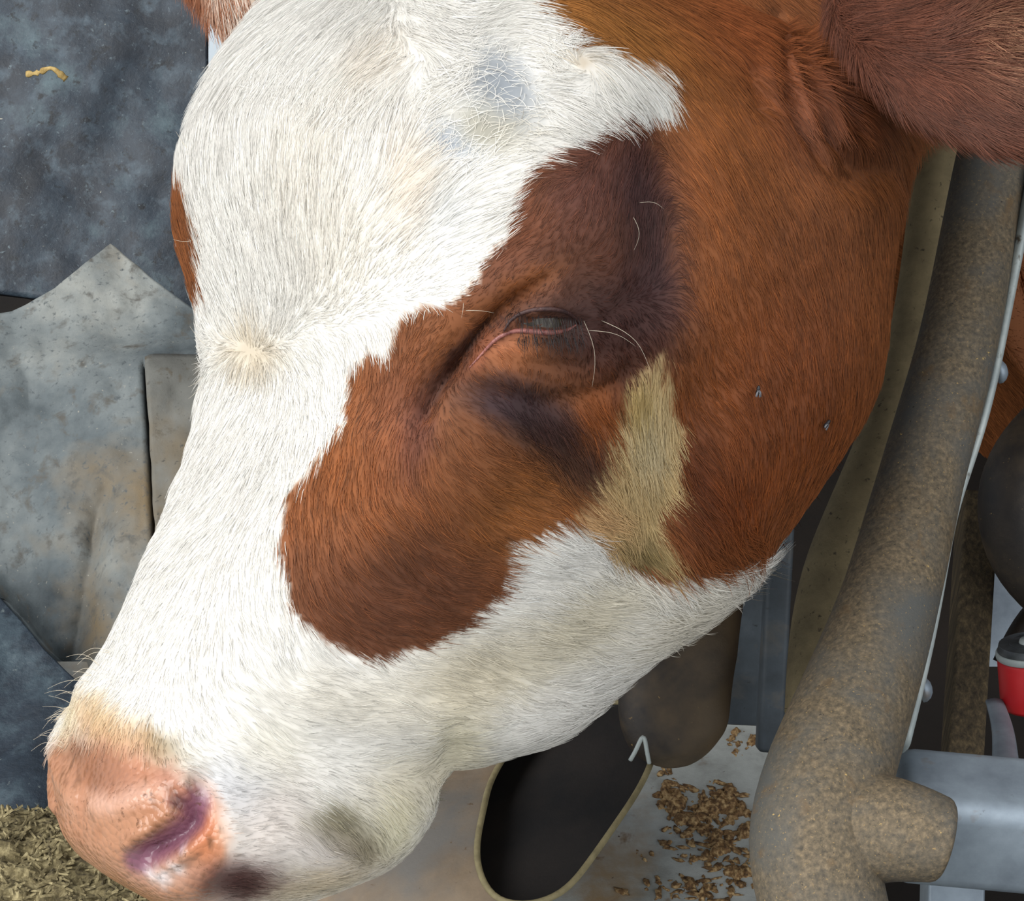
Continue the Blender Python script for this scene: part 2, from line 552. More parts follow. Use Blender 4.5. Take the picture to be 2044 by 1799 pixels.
# second, olive-dusted pipe behind it
p2 = px_path([(1905, 60, 1.50), (1868, 330, 1.49), (1835, 600, 1.47), (1775, 850, 1.44), (1708, 1040, 1.41), (1672, 1150, 1.40), (1654, 1260, 1.39), (1650, 1420, 1.37)], 50)
w2 = np.interp(np.linspace(0, 1, 50), [0, 0.5, 0.75, 1], [44, 48, 66, 84])
_, d2 = to_px(p2)
o = tube('barrier_pipe', p2, w2 * d2 / F, M_PIPE2, None, 32)
tag(o, 'slimmer olive-dusted pipe between the cow cheek and the thick barrier pipe', 'pipe')

# blue-grey galvanised post and flat panel under the cheek
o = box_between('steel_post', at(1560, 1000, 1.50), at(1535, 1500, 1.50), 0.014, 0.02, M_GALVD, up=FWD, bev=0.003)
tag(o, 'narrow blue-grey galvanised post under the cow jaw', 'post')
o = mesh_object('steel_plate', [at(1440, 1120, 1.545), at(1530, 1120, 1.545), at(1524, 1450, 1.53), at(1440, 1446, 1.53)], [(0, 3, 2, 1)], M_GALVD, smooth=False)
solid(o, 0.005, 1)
tag(o, 'grey steel plate beside the narrow post behind the jaw', 'plate')

# hanging dark rubber tube with a rounded end
hp = px_path([(1400, 1080, 1.44), (1375, 1200, 1.42), (1352, 1330, 1.40), (1345, 1420, 1.395), (1345, 1475, 1.39), (1348, 1505, 1.388), (1350, 1522, 1.387), (1351, 1530, 1.386)], 120)
ht = np.linspace(0, 1, 120)
hw_ = np.interp(ht, [0, 0.5, 0.74], [100, 116, 112]) * np.sqrt(np.clip(1 - np.clip((ht - 0.72) / 0.281, 0, 1) ** 2.6, 0, 1))
_, hd = to_px(hp)
o = tube('rubber_stopper', hp, hw_ * hd / F, M_DARKPIPE, None, 40, flat=0.6)
tag(o, 'dark rounded rubber stopper hanging below the cow jaw', 'stopper')


# cut pipe: lying brown pipe with an oblique mouth
def cut_pipe():
    root = empty('cut_pipe', on_floor(1000, 1840), 'brown-grey pipe lying below the chin with a wide oblique black mouth', 'pipe')
    # mouth outline (an oblique cut), seen from above right
    out = [(985, 1545, 1.40), (962, 1620, 1.365), (950, 1690, 1.345), (958, 1750, 1.33), (990, 1795, 1.32), (1045, 1808, 1.315), (1110, 1790, 1.32), (1175, 1725, 1.335),
           (1235, 1640, 1.355), (1285, 1560, 1.38), (1310, 1490, 1.40), (1300, 1430, 1.42), (1230, 1400, 1.44), (1120, 1425, 1.435), (1035, 1475, 1.42)]
    P = np.array([at(*q) for q in out])
    P = np.concatenate([P, P[:1]])
    ts = np.concatenate([[0], np.cumsum(np.linalg.norm(np.diff(P, axis=0), axis=1))])
    # closed smooth outline
    ext = np.concatenate([P[-4:-1], P, P[1:4]])
    tse = np.concatenate([[0], np.cumsum(np.linalg.norm(np.diff(ext, axis=0), axis=1))])
    n = 96
    ring = spline(ext, tse, np.linspace(tse[3], tse[3] + ts[-1], n, endpoint=False))
    c = ring.mean(0)
    axis = unit(RGT * -0.86 + UPV * -0.10 + FWD * 0.42)
    nrm = unit(np.cross(ring[10] - c, ring[40] - c))
    rows, Fq = [], []
    L = np.linspace(0, 0.15, 30)
    for a in L:
        rows.append(ring + axis * a)
    V = np.concatenate(rows)
    outer = mesh_object('pipe_wall', V, grid_faces(len(L), n, True), M_CUTPIPE)
    inner_rows = []
    for a in L:
        inner_rows.append(c + (ring - c) * 0.968 + axis * a)
    Vi = np.concatenate(inner_rows)
    fi = grid_faces(len(L), n, True)[:, ::-1]
    inner = mesh_object('pipe_lining', Vi, fi, M_INSIDE)
    rim_path = np.concatenate([ring, ring[:2]])
    rc = c + (rim_path - c) * 0.986
    V2, F2 = tube_arrays(rc, np.full(len(rc), 0.0016), 10, False, up=nrm)
    rim = mesh_object('pipe_rim', V2, F2, M_RIM)
    for o in (outer, inner, rim):
        adopt(o, root)


cut_pipe()
# small steel clip between the stopper and the pipe mouth
cl = px_path([(1258, 1518, 1.372), (1272, 1492, 1.370), (1284, 1472, 1.370), (1290, 1492, 1.370), (1296, 1524, 1.372)], 24)
o = tube('wire_clip', cl, 0.0011, M_STRIP, None, 10)
tag(o, 'small bent wire clip at the top of the black pipe mouth', 'clip')

# galvanised rail out of the socket
o = box_between('steel_rail', at(1780, 1625, 1.268), at(2300, 1672, 1.268), 0.049, 0.049, M_GALV, up=(0, 0, 1), bev=0.009)
tag(o, 'galvanised square rail coming out of the pipe socket at lower right', 'rail')

# wooden post behind
o = box_between('wooden_post', at(1952, 990, 1.60), at(1915, 1600, 1.56), 0.020, 0.03, M_WOOD, up=FWD, bev=0.002)
tag(o, 'weathered wooden post standing behind the thick pipe on the right', 'post')
o = mesh_object('steel_sheet', [at(1962, 1040, 1.66), at(2300, 1040, 1.66), at(2300, 1330, 1.66), at(1962, 1330, 1.66)], [(0, 3, 2, 1)], M_GALV, smooth=False)
solid(o, 0.004, 1)
tag(o, 'pale grey steel sheet right of the wooden post', 'sheet')

# dark pipe crossing at the right edge
rp = px_path([(2250, 760, 1.56), (2120, 860, 1.55), (2040, 985, 1.54), (2060, 1100, 1.54), (2160, 1200, 1.54)], 30)
_, rd = to_px(rp)
o = tube('bent_pipe', rp, 86 * rd / F, M_DARKPIPE, None, 32)
tag(o, 'dark bent pipe entering at the right edge above the steel sheet', 'pipe')
rp = px_path([(2010, 1330, 1.60), (2060, 1240, 1.60), (2120, 1180, 1.60)], 12)
o = tube('rubber_hose', rp, 0.009, M_DARKPIPE, None, 16)
tag(o, 'dark hose end behind the red ringed fitting', 'hose')


# red fitting
def red_fitting():
    root = empty('red_fitting', at(2050, 1460, 1.50), 'red round fitting with a grey metal cap at the right edge', 'fitting')
    c = at(2062, 1345, 1.50)
    ax = unit(UPV * 0.92 + RGT * -0.10 - FWD * 0.25 + UPV * 0.0)
    def lathe(name, prof, mat):
        V, Fc = tube_arrays([c + ax * a for a, r in prof], [r for a, r in prof], 40, True)
        return bevel(adopt(mesh_object(name, V, Fc, mat), root), 0.0006, 2)
    lathe('body', [(-0.019, 0.0165), (-0.017, 0.0185), (0.008, 0.0188), (0.010, 0.018)], M_RED)
    lathe('collar', [(0.010, 0.0192), (0.012, 0.0196), (0.014, 0.0192)], M_STRIP)
    lathe('cap', [(0.014, 0.0185), (0.018, 0.0175), (0.0185, 0.012), (0.016, 0.011), (0.016, 0.001)], M_CAP)
    V, Fc = tube_arrays([c + ax * a for a in (0.016, 0.020, 0.0205)], [0.0075, 0.006, 0.001], 24, True)
    adopt(mesh_object('nut', V, Fc, M_STRIP), root)


red_fitting()
br = px_path([(1985, 1400, 1.50), (2000, 1450, 1.475), (2008, 1530, 1.43), (2018, 1590, 1.385), (2035, 1625, 1.35), (2080, 1640, 1.33)], 30)
o = tube('steel_bracket', br, np.interp(np.linspace(0, 1, 30), [0, 0.6, 1], [0.005, 0.008, 0.009]), M_GALV, None, 12, True, 0.4)
tag(o, 'rust-stained grey bracket rising from the rail below the red fitting', 'bracket')
# bits under the rail
o = tube('steel_rod', [at(1672, 1735, 1.19), at(1700, 1900, 1.20)], 0.0045, M_STRIP, None, 16)
tag(o, 'short pale rod below the pipe socket', 'rod')
o = box_between('steel_post', at(1902, 1720, 1.36), at(1895, 2000, 1.36), 0.028, 0.028, M_GALV, up=FWD, bev=0.002)
tag(o, 'dusty grey post under the square rail at the bottom edge', 'post')


# spilled feed on the concrete
def crumbs():
    V, Fc = [], []
    spots = [(1345, 1590, 46, 40), (1400, 1640, 70, 60), (1440, 1600, 60, 40), (1470, 1700, 60, 60), (1380, 1680, 60, 40), (1480, 1480, 40, 20), (1330, 1540, 40, 30), (1440, 1760, 60, 40), (1350, 1770, 100, 30)]
    cnt = [24, 40, 30, 40, 26, 10, 10, 24, 26]
    base_v, base_f = None, None
    bm = bmesh.new()
    bmesh.ops.create_icosphere(bm, subdivisions=2, radius=1)
    bv = np.array([v.co[:] for v in bm.verts])
    bf = [[v.index for v in f.verts] for f in bm.faces]
    bm.free()
    for (x, y, sx_, sy_), n in zip(spots, cnt):
        for k in range(n):
            g = rng.normal(0, 0.5, 2)
            p = on_floor(x + g[0] * sx_, y + g[1] * sy_)
            s = rng.uniform(0.0007, 0.0024)
            q = bv * np.array((s * rng.uniform(0.8, 2.8), s * rng.uniform(0.5, 1.3), s * rng.uniform(0.2, 0.5)))
            q = q * (1 + 0.6 * vnoise(bv * 1.0 + k * 3.1, 2.3, 5)[:, None])
            a = rng.uniform(0, 6.28)
            R = np.array(((math.cos(a), -math.sin(a), 0), (math.sin(a), math.cos(a), 0), (0, 0, 1)))
            b = len(V)
            V += list(q @ R.T + p + np.array((0, 0, s * 0.2)))
            Fc += [tuple(b + i for i in f) for f in bf]
    n = 170
    X, Y = np.meshgrid(np.linspace(1270, 1540, n), np.linspace(1460, 1830, n))
    M = 0
    for x, y, a, b, w in ((1340, 1595, 50, 34, 1.0), (1400, 1635, 60, 36, .9), (1450, 1600, 46, 34, .8), (1430, 1690, 60, 60, .6), (1485, 1480, 50, 24, .7), (1480, 1740, 40, 40, .55), (1360, 1770, 80, 26, .3), (1330, 1530, 24, 24, .5), (1480, 1640, 30, 60, .6)):
        M = np.maximum(M, w * np.exp(-((X - x) / a) ** 2 - ((Y - y) / b) ** 2))
    q = np.stack([X, Y], -1)
    h = M * 0.8 + 0.75 * fbm(q, 1 / 26., 35, 4) - 0.40
    r3 = FWD[None, None] + RGT * ((X - IW / 2) / F)[..., None] + UPV * ((IH / 2 - Y) / F)[..., None]
    Pg = CAM + r3 * (-CAM[2] / r3[..., 2])[..., None]
    Pg[..., 2] = np.clip(h * 0.010, -0.003, 0.0032) + 0.0016 * fbm(q, 1 / 7., 37, 2) * (h > 0.02)
    b = len(V)
    V += list(Pg.reshape(-1, 3))
    Fc += [tuple(b + k for k in f) for f in grid_faces(n, n)]
    o = mesh_object('spilled_feed', V, Fc, M_DUNG)
    tag(o, 'brown crumbs of trampled feed scattered on the grey concrete', 'feed', kind='stuff')


crumbs()

# ------------------------------------------------------------------ the cow
# head stations: forehead side (x, y) and throat side (x, y) as seen, distance of the ring's axis, turn of the section
ST = [
    (1180, -900, 2900, 1500, 2.20, 26), (960, -560, 2450, 1350, 2.02, 28), (720, -270, 2140, 800, 1.76, 30),
    (592, -70, 1850, 190, 1.36, 31), (482, 85, 1812, 345, 1.262, 32), (396, 232, 1788, 500, 1.24, 32), (358, 375, 1770, 660, 1.232, 32),
    (363, 500, 1735, 800, 1.225, 32), (394, 620, 1652, 932, 1.218, 32), (406, 740, 1564, 1052, 1.21, 32), (390, 870, 1480, 1170, 1.20, 31),
    (345, 995, 1350, 1285, 1.19, 30), (294, 1110, 1212, 1400, 1.18, 30), (238, 1232, 1084, 1497, 1.168, 31), (176, 1338, 884, 1564, 1.157, 33),
    (126, 1432, 850, 1628, 1.15, 35), (106, 1545, 798, 1698, 1.143, 37), (122, 1655, 684, 1766, 1.138, 38), (214, 1738, 566, 1816, 1.135, 38), (312, 1796, 470, 1856, 1.133, 38)]
EYE_SEC = [(0, 0), (5, -.15), (9, -1.2), (11, -3.4), (11.2, -6), (10.4, -10), (9.6, -14), (8.6, -19), (6, -23.4), (3, -25), (0, -25.3)]
POLL_SEC = [(0, 0), (4.5, -.4), (8, -2.2), (10, -5.2), (10.2, -9), (9.8, -13), (9, -17), (7.6, -21), (5.2, -24), (2.6, -25.2), (0, -25.4)]
FACE_SEC = [(0, 0), (2.5, -.3), (4.5, -1.7), (5.7, -4.2), (6.1, -7.2), (5.9, -10.4), (5.2, -13.4), (4.2, -15.8), (2.8, -17.4), (1.4, -18), (0, -18.2)]
MUZ_SEC = [(0, 0), (3.4, -.3), (5.8, -1.7), (7.0, -4), (7.2, -6.4), (6.9, -8.8), (6.1, -11), (4.8, -12.9), (3.2, -14), (1.6, -14.5), (0, -14.6)]
SEC_KEYS = [(0, POLL_SEC), (4, POLL_SEC), (7, EYE_SEC), (9, EYE_SEC), (12, FACE_SEC), (13, FACE_SEC), (16, MUZ_SEC), (19, MUZ_SEC)]
NS, MC = 400, 480


def section(i):
    for (a, A), (b, B) in zip(SEC_KEYS[:-1], SEC_KEYS[1:]):
        if a <= i <= b:
            t = (i - a) / (b - a)
            S = np.array(A, float) * (1 - t) + np.array(B, float) * t
            break
    full = np.concatenate([S, (S * np.array((-1, 1)))[-2:0:-1]])
    ext = np.concatenate([full[-4:], full, full[:5]])
    t = np.arange(len(ext), dtype=float)
    return spline(ext, t, np.linspace(4, 4 + len(full), MC, endpoint=False))


def build_rings():
    rings = []
    for i, (lx, ly, rx, ry, d, th) in enumerate(ST):
        S = section(i)
        th = math.radians(th)
        u = -S[:, 1] * math.cos(th) + S[:, 0] * math.sin(th)
        v = -S[:, 0] * math.cos(th) - S[:, 1] * math.sin(th)
        v = v * (-1 if False else 1)
        # dorsal side faces the viewer in part
        v = -S[:, 0] * math.cos(th) + (-S[:, 1]) * math.sin(th)
        L, R = np.array((lx, ly), float), np.array((rx, ry), float)
        L0, R0 = L.copy(), R.copy()
        for it in range(5):
            PL, PR = at(*L, d), at(*R, d)
            U = unit(PR - PL)
            W = unit(FWD - (FWD @ U) * U)
            k = np.linalg.norm(PR - PL) / (u.max() - u.min())
            P = PL + U * ((u - u.min()) * k)[:, None] + W * ((v - v.mean()) * k)[:, None]
            q, _ = to_px(P)
            e = unit(R0 - L0)
            s = (q - L0) @ e
            L = L + e * (0 - s.min())
            R = R + e * (np.linalg.norm(R0 - L0) - s.max())
        rings.append(P)
    return np.array(rings)


KR = build_rings()
mid = KR.mean(1)
ts = np.concatenate([[0], np.cumsum(np.linalg.norm(np.diff(mid, axis=0), axis=1))])
# more rows where the frame sees the head
G = spline(KR, ts, np.concatenate([np.linspace(0, ts[2], 30, endpoint=False), np.linspace(ts[2], ts[-1], NS - 30)]))
# rounded end of the muzzle
last, c_end = G[-1], G[-1].mean(0)
tip_dir = unit(mid[-1] - mid[-3])
capn = 26
rad_end = np.linalg.norm(last - c_end, axis=1).mean()
cap = []
for k in range(1, capn + 1):
    a = k / capn * math.pi / 2
    cap.append(c_end + (last - c_end) * max(math.cos(a), 0.002) + tip_dir * math.sin(a) * rad_end * 0.55)
G = np.concatenate([G, np.array(cap)])
NR = len(G)
GF = grid_faces(NR, MC, True)


def normals(G):
    di = np.gradient(G, axis=0)
    dj = (np.roll(G, -1, 1) - np.roll(G, 1, 1))
    n = np.cross(di, dj)
    n = unit(n)
    return n


N0 = normals(G)
if np.mean(np.sum(N0 * (G - G.mean(1, keepdims=True)), -1)) < 0:
    N0 = -N0
    FLIP = True
else:
    FLIP = False

bvh0 = BVHTree.FromPolygons([tuple(v) for v in G.reshape(-1, 3)[:]], [tuple(int(x) for x in f) for f in GF])
E1, E2, HO = RGT, UPV, at(IW / 2, IH / 2, 1.2)      # the oblique plane of the head in which coat markings are laid out
PXM = 1.2 / F                                       # one photo pixel at the head, in metres


def plane(P):
    Q = np.asarray(P) - HO
    return np.stack([Q @ E1, Q @ E2], -1)


def pick3(px, py):
    r = Vector(FWD + RGT * ((px - IW / 2) / F) + UPV * ((IH / 2 - py) / F)).normalized()
    hit = bvh0.ray_cast(Vector(CAM), r)
    if hit[0] is None:
        return at(px, py, 1.2), None
    return np.array(hit[0]), np.array(hit[1])


def pick(px, py):
    return plane(pick3(px, py)[0])


def picks(pts):
    return np.array([pick(*p) for p in pts])


def seg_dist(Q, A):
    """distance of points Q (n,2) to polyline A, and the param along it 0..1"""
    best = np.full(len(Q), 1e9)
    par = np.zeros(len(Q))
    m = len(A) - 1
    for k in range(m):
        a, b = A[k], A[k + 1]
        ab = b - a
        t = np.clip(((Q - a) @ ab) / max(ab @ ab, 1e-15), 0, 1)
        d = np.linalg.norm(Q - (a + t[:, None] * ab), axis=1)
        w = d < best
        best[w] = d[w]
        par[w] = (k + t[w]) / m
    return best, par


def poly_sd(Q, A):
    """signed distance to closed polygon: negative inside"""
    A = np.asarray(A)
    B = np.concatenate([A, A[:1]])
    d, _ = seg_dist(Q, B)
    ins = np.zeros(len(Q), bool)
    for k in range(len(A)):
        (x0, y0), (x1, y1) = B[k], B[k + 1]
        c = ((y0 > Q[:, 1]) != (y1 > Q[:, 1]))
        xx = x0 + (Q[:, 1] - y0) / ((y1 - y0) if y1 != y0 else 1e-12) * (x1 - x0)
        ins ^= c & (Q[:, 0] < xx)
    return np.where(ins, -d, d)


def sstep(x, a, b):
    t = np.clip((x - a) / (b - a), 0, 1)
    return t * t * (3 - 2 * t)


# --- modelling strokes: (pixels along the stroke, radius px, height mm)
STROKES = [
    ([(1060, 330), (1150, 430), (1130, 540)], 120, 5.0),                       # brow
    ([(1060, 640), (1150, 650)], 105, 6.5),                                    # eye globe under the lids
    ([(1055, 575), (1005, 615), (950, 662), (900, 715), (850, 790), (826, 870)], 26, -5.0),   # groove in front of the eye
    ([(1072, 566), (1030, 596), (980, 640), (925, 712), (880, 762)], 11, -8.5), ([(905, 730), (866, 785), (840, 850)], 15, -4.0), ([(1010, 640), (968, 688), (938, 728)], 12, 2.6), ([(1090, 580), (1050, 606), (1015, 630)], 12, 2.0),
    ([(1170, 650), (1215, 615), (1270, 600)], 9, -1.3), ([(1168, 668), (1220, 655), (1285, 640)], 9, -1.3), ([(1160, 690), (1220, 690), (1280, 670)], 9, -1.2),
    ([(1005, 600), (1060, 590), (1160, 590), (1240, 620)], 22, -1.2),
    ([(950, 770), (1060, 800), (1180, 780), (1270, 715)], 20, -2.2),           # bag below the eye
    ([(960, 740), (1080, 750), (1200, 725)], 24, 2.0),
    ([(1040, 715), (1120, 722), (1190, 712)], 8, -1.5), ([(1010, 735), (1100, 745), (1200, 730)], 8, -1.3),
    ([(1018, 648), (1055, 638), (1110, 637), (1148, 648)], 13, -5.0),          # lid slit
    ([(1010, 662), (970, 695), (940, 730)], 7, -2.0),
    ([(1000, 690), (1050, 690), (1140, 690)], 16, 1.6),
    ([(1020, 620), (1080, 606), (1150, 622)], 15, 2.2),
    ([(1330, 250), (1330, 400), (1310, 560)], 70, -5.5),                       # temple hollow
    ([(1040, 130), (960, 220), (880, 300)], 70, -4.5),
    ([(760, 150), (640, 400)], 170, 2.5),
    ([(1480, 560), (1560, 760), (1480, 930)], 190, 6),                         # cheek muscle
    ([(1370, 820), (1340, 980), (1300, 1110)], 60, -4.0),
    ([(1240, 800), (1190, 960), (1100, 1080)], 60, 2.5),
    ([(860, 900), (700, 1060), (660, 1180)], 120, 3.5),
    ([(900, 760), (760, 860), (640, 1010)], 40, -1.6),
    ([(640, 1330), (800, 1400), (1000, 1350)], 90, -2.5),
    ([(905, 1480), (880, 1560)], 32, -4.0), ([(790, 1600), (720, 1680)], 110, 3.5),
    ([(1545, 20), (1565, 110), (1588, 215), (1640, 318)], 15, -8.0), ([(1585, 50), (1610, 160), (1645, 250), (1700, 315)], 13, -8.0),
    ([(1640, 50), (1662, 160), (1706, 250)], 13, -7.0), ([(1690, 80), (1722, 190)], 12, -6.0), ([(1500, 110), (1530, 220)], 28, -4.0),
    ([(1575, 110), (1620, 260)], 12, 3.5), ([(1630, 140), (1680, 270)], 12, 3.5), ([(1690, 350), (1770, 320)], 40, -5.0),
    ([(1450, 360), (1560, 420), (1700, 400)], 60, 2.0),
    # nose
    ([(396, 1598), (382, 1640), (340, 1680), (296, 1708), (268, 1722)], 24, -10.0),
    ([(352, 1590), (360, 1604)], 11, -5.0),
    ([(372, 1570), (345, 1618), (305, 1656), (258, 1684)], 13, 3.2), ([(420, 1600), (408, 1650), (370, 1700), (310, 1742)], 14, 2.2),
    ([(200, 1612), (270, 1600), (330, 1572), (372, 1552)], 30, 3.5),
    ([(180, 1500), (240, 1520), (320, 1540)], 40, -2.0),
    ([(440, 1600), (455, 1680), (430, 1740)], 26, 1.6),
    ([(300, 1745), (360, 1740), (420, 1700)], 16, -1.6), ([(330, 1780), (400, 1770)], 24, 2.0),
    ([(160, 1390), (300, 1440)], 22, 1.2),
    ([(60, 1660), (140, 1690)], 20, 1.0),
]


def displace(G):
    half = MC // 2 + 1
    P = G[:, :half]
    nq = N0[:, :half]
    Q = plane(P).reshape(-1, 2)
    facing = (np.sum(nq * -FWD, -1).reshape(-1) > -0.25)
    D = np.zeros(len(Q))
    for pts, r, mm in STROKES:
        A = picks(pts)
        A = smooth_path(A, max(8, len(A) * 5)) if len(A) > 2 else A
        R = r * PXM
        lo, hi = A.min(0) - 3 * R, A.max(0) + 3 * R
        w = np.where(facing & (Q[:, 0] > lo[0]) & (Q[:, 0] < hi[0]) & (Q[:, 1] > lo[1]) & (Q[:, 1] < hi[1]))[0]
        if len(w) == 0:
            continue
        d, par = seg_dist(Q[w], A)
        taper = np.minimum(1, np.minimum(par, 1 - par) * 5 + 0.35) if (mm < 0 and r < 40) else 1
        D[w] += mm * 0.001 * np.exp(-(d / R) ** 2) * taper
    D = D.reshape(NR, half)
    full = np.zeros((NR, MC))
    full[:, :half] = D
    full[:, half:] = D[:, 1:MC - half + 1][:, ::-1]
    full += 0.0011 * fbm(G, 26, 41) + 0.0005 * fbm(G, 80, 43)
    return G + N0 * full[..., None]


G = displace(G)
N1 = normals(G)
if FLIP:
    N1 = -N1

# --- coat markings, and shade painted along the eye crease
WHITE = picks([(470, -90), (250, -120), (250, 380), (364, 392), (383, 440), (398, 520), (408, 590), (402, 640), (330, 650), (300, 900), (150, 1250), (40, 1400), (30, 1900), (800, 1900), (930, 1700),
               (1050, 1560), (1300, 1420), (1500, 1260), (1600, 1085), (1530, 1112), (1440, 1150), (1370, 1160), (1325, 1175), (1290, 1150), (1240, 1120), (1190, 1085), (1150, 1040), (1100, 1050), (1060, 1080),
               (1010, 1082), (1016, 1130), (1000, 1185), (935, 1245), (860, 1292), (740, 1318), (645, 1282), (592, 1222), (570, 1150), (560, 1080), (577, 990), (620, 930), (640, 890),
               (680, 850), (692, 790), (703, 735), (735, 702), (772, 712), (790, 650), (832, 620), (912, 606), (952, 560), (1000, 490), (1016, 430), (1050, 350), (1110, 312), (1180, 282),
               (1232, 236), (1290, 228), (1340, 238), (1352, 205), (1325, 155), (1330, 130), (1280, 118), (1200, 92), (1150, 102), (1110, 50), (1060, 0), (1030, -90)])
TAN = picks([(1332, 700), (1300, 725), (1250, 765), (1235, 850), (1205, 925), (1165, 985), (1145, 1040), (1220, 1108), (1290, 1132), (1335, 1165), (1352, 1105), (1312, 1085), (1320, 1020), (1350, 985), (1352, 900), (1366, 860), (1335, 775)])
PAD = picks([(20, 1600), (95, 1480), (118, 1500), (165, 1500), (240, 1500), (330, 1525), (378, 1548), (418, 1590), (448, 1670), (460, 1720), (440, 1770), (400, 1850), (250, 1900), (20, 1800)])
PADSOFT = picks([(20, 1590), (110, 1475), (150, 1470), (240, 1486), (330, 1526), (378, 1548), (418, 1590), (448, 1670), (460, 1720), (440, 1770), (400, 1850), (250, 1900), (20, 1800)])
# soft blots: (x, y, rx, ry, turn deg, colour, strength)
BLOTS = [
    (1150, 60, 260, 120, 20, (166, 112, 54), 0.75), (1500, 60, 160, 160, 0, (140, 72, 40), 0.5), (1420, 420, 120, 260, 0, (150, 84, 32), 0.5), (1560, 820, 190, 280, 20, (124, 64, 26), 0.7),
    (1190, 400, 130, 180, 0, (98, 60, 50), 0.9), (980, 652, 132, 12, -42, (46, 28, 22), 0.95), (868, 782, 74, 13, -54, (60, 36, 28), 0.8), (1290, 430, 52, 150, -8, (62, 42, 46), 0.75), (1290, 600, 70, 90, 0, (62, 40, 44), 0.75), (1190, 640, 130, 74, 0, (68, 44, 40), 0.88), (1090, 530, 150, 60, -20, (92, 54, 36), 0.75), (1000, 480, 60, 80, 20, (112, 64, 40), 0.6), (1030, 705, 44, 26, -10, (178, 112, 70), 0.7),  # narrow dark blots paint shade into the crease before the eye
    (1230, 690, 90, 60, -25, (74, 42, 36), 0.7), (1040, 815, 105, 44, 18, (62, 42, 46), 1.0), (1125, 895, 115, 54, 42, (56, 36, 34), 0.95), (1240, 735, 40, 50, 0, (74, 40, 26), 0.6),
    (1190, 830, 36, 60, 30, (146, 76, 26), 0.6), (972, 694, 54, 14, -48, (186, 104, 62), 0.85), (1020, 700, 40, 30, 0, (172, 106, 68), 0.7), (1040, 575, 80, 20, -30, (150, 84, 30), 0.5),
    (950, 700, 110, 22, -38, (74, 40, 26), 0.55), (830, 860, 26, 70, 10, (72, 42, 44), 0.6), (800, 830, 60, 110, 10, (122, 68, 44), 0.5),
    (790, 1200, 210, 120, -20, (100, 60, 40), 0.8), (1050, 1010, 120, 90, -30, (150, 96, 40), 0.45), (700, 960, 90, 110, 20, (152, 86, 36), 0.5),
    (1385, 960, 40, 110, 0, (92, 46, 20), 0.7), (1460, 1000, 70, 70, 0, (110, 50, 16), 0.4),
    (1600, 230, 90, 90, 30, (104, 56, 34), 0.5), (1690, 180, 80, 120, 0, (112, 60, 40), 0.5),
]
WBLOTS = [
    (1000, 255, 60, 40, 0, (206, 196, 172), 0.5), (870, 430, 60, 50, 30, (214, 216, 214), 0.5),
    (500, 705, 60, 36, 10, (206, 188, 158), 0.7), (810, 380, 40, 90, 0, (228, 208, 184), 0.5), (760, 110, 50, 60, 0, (236, 222, 202), 0.5), (1168, 128, 16, 14, 0, (196, 178, 150), 0.7),
    (670, 1642, 52, 30, 10, (112, 106, 78), 1.0), (715, 1685, 50, 32, 40, (126, 116, 92), 0.95), (640, 1700, 60, 60, 0, (196, 184, 176), 0.5),
    (520, 1640, 70, 90, 0, (204, 190, 180), 0.6), (470, 1560, 60, 50, 0, (206, 208, 214), 0.6), (540, 1500, 60, 60, 0, (232, 226, 206), 0.5),
    (300, 1480, 36, 24, 20, (138, 120, 88), 0.85), (330, 1500, 40, 26, 10, (150, 140, 116), 0.6), (215, 1458, 100, 34, 18, (204, 160, 118), 0.9), (200, 1420, 60, 26, 18, (222, 194, 150), 0.6), (136, 1440, 22, 60, 0, (228, 212, 178), 0.9),
    (905, 1480, 50, 80, 0, (206, 196, 160), 0.6), (830, 1560, 90, 60, 0, (226, 214, 184), 0.6), (940, 1350, 130, 70, -20, (216, 204, 176), 0.8), (1150, 1250, 150, 60, -35, (218, 208, 182), 0.8), (700, 1400, 120, 50, 10, (226, 218, 200), 0.6), (1350, 1250, 120, 50, -35, (222, 212, 188), 0.6), (600, 340, 80, 130, 20, (240, 230, 212), 0.4), (680, 500, 80, 100, 20, (238, 228, 210), 0.4), (790, 1650, 40, 60, 0, (232, 222, 180), 0.6),
    (620, 1770, 120, 40, -10, (204, 180, 140), 0.6),
]
THIN = [(1000, 175, 58, 88, -28, (140, 146, 152), 0.95), (905, 285, 56, 34, 30, (150, 158, 168), 0.85), (960, 250, 60, 40, 30, (150, 146, 130), 0.7)]
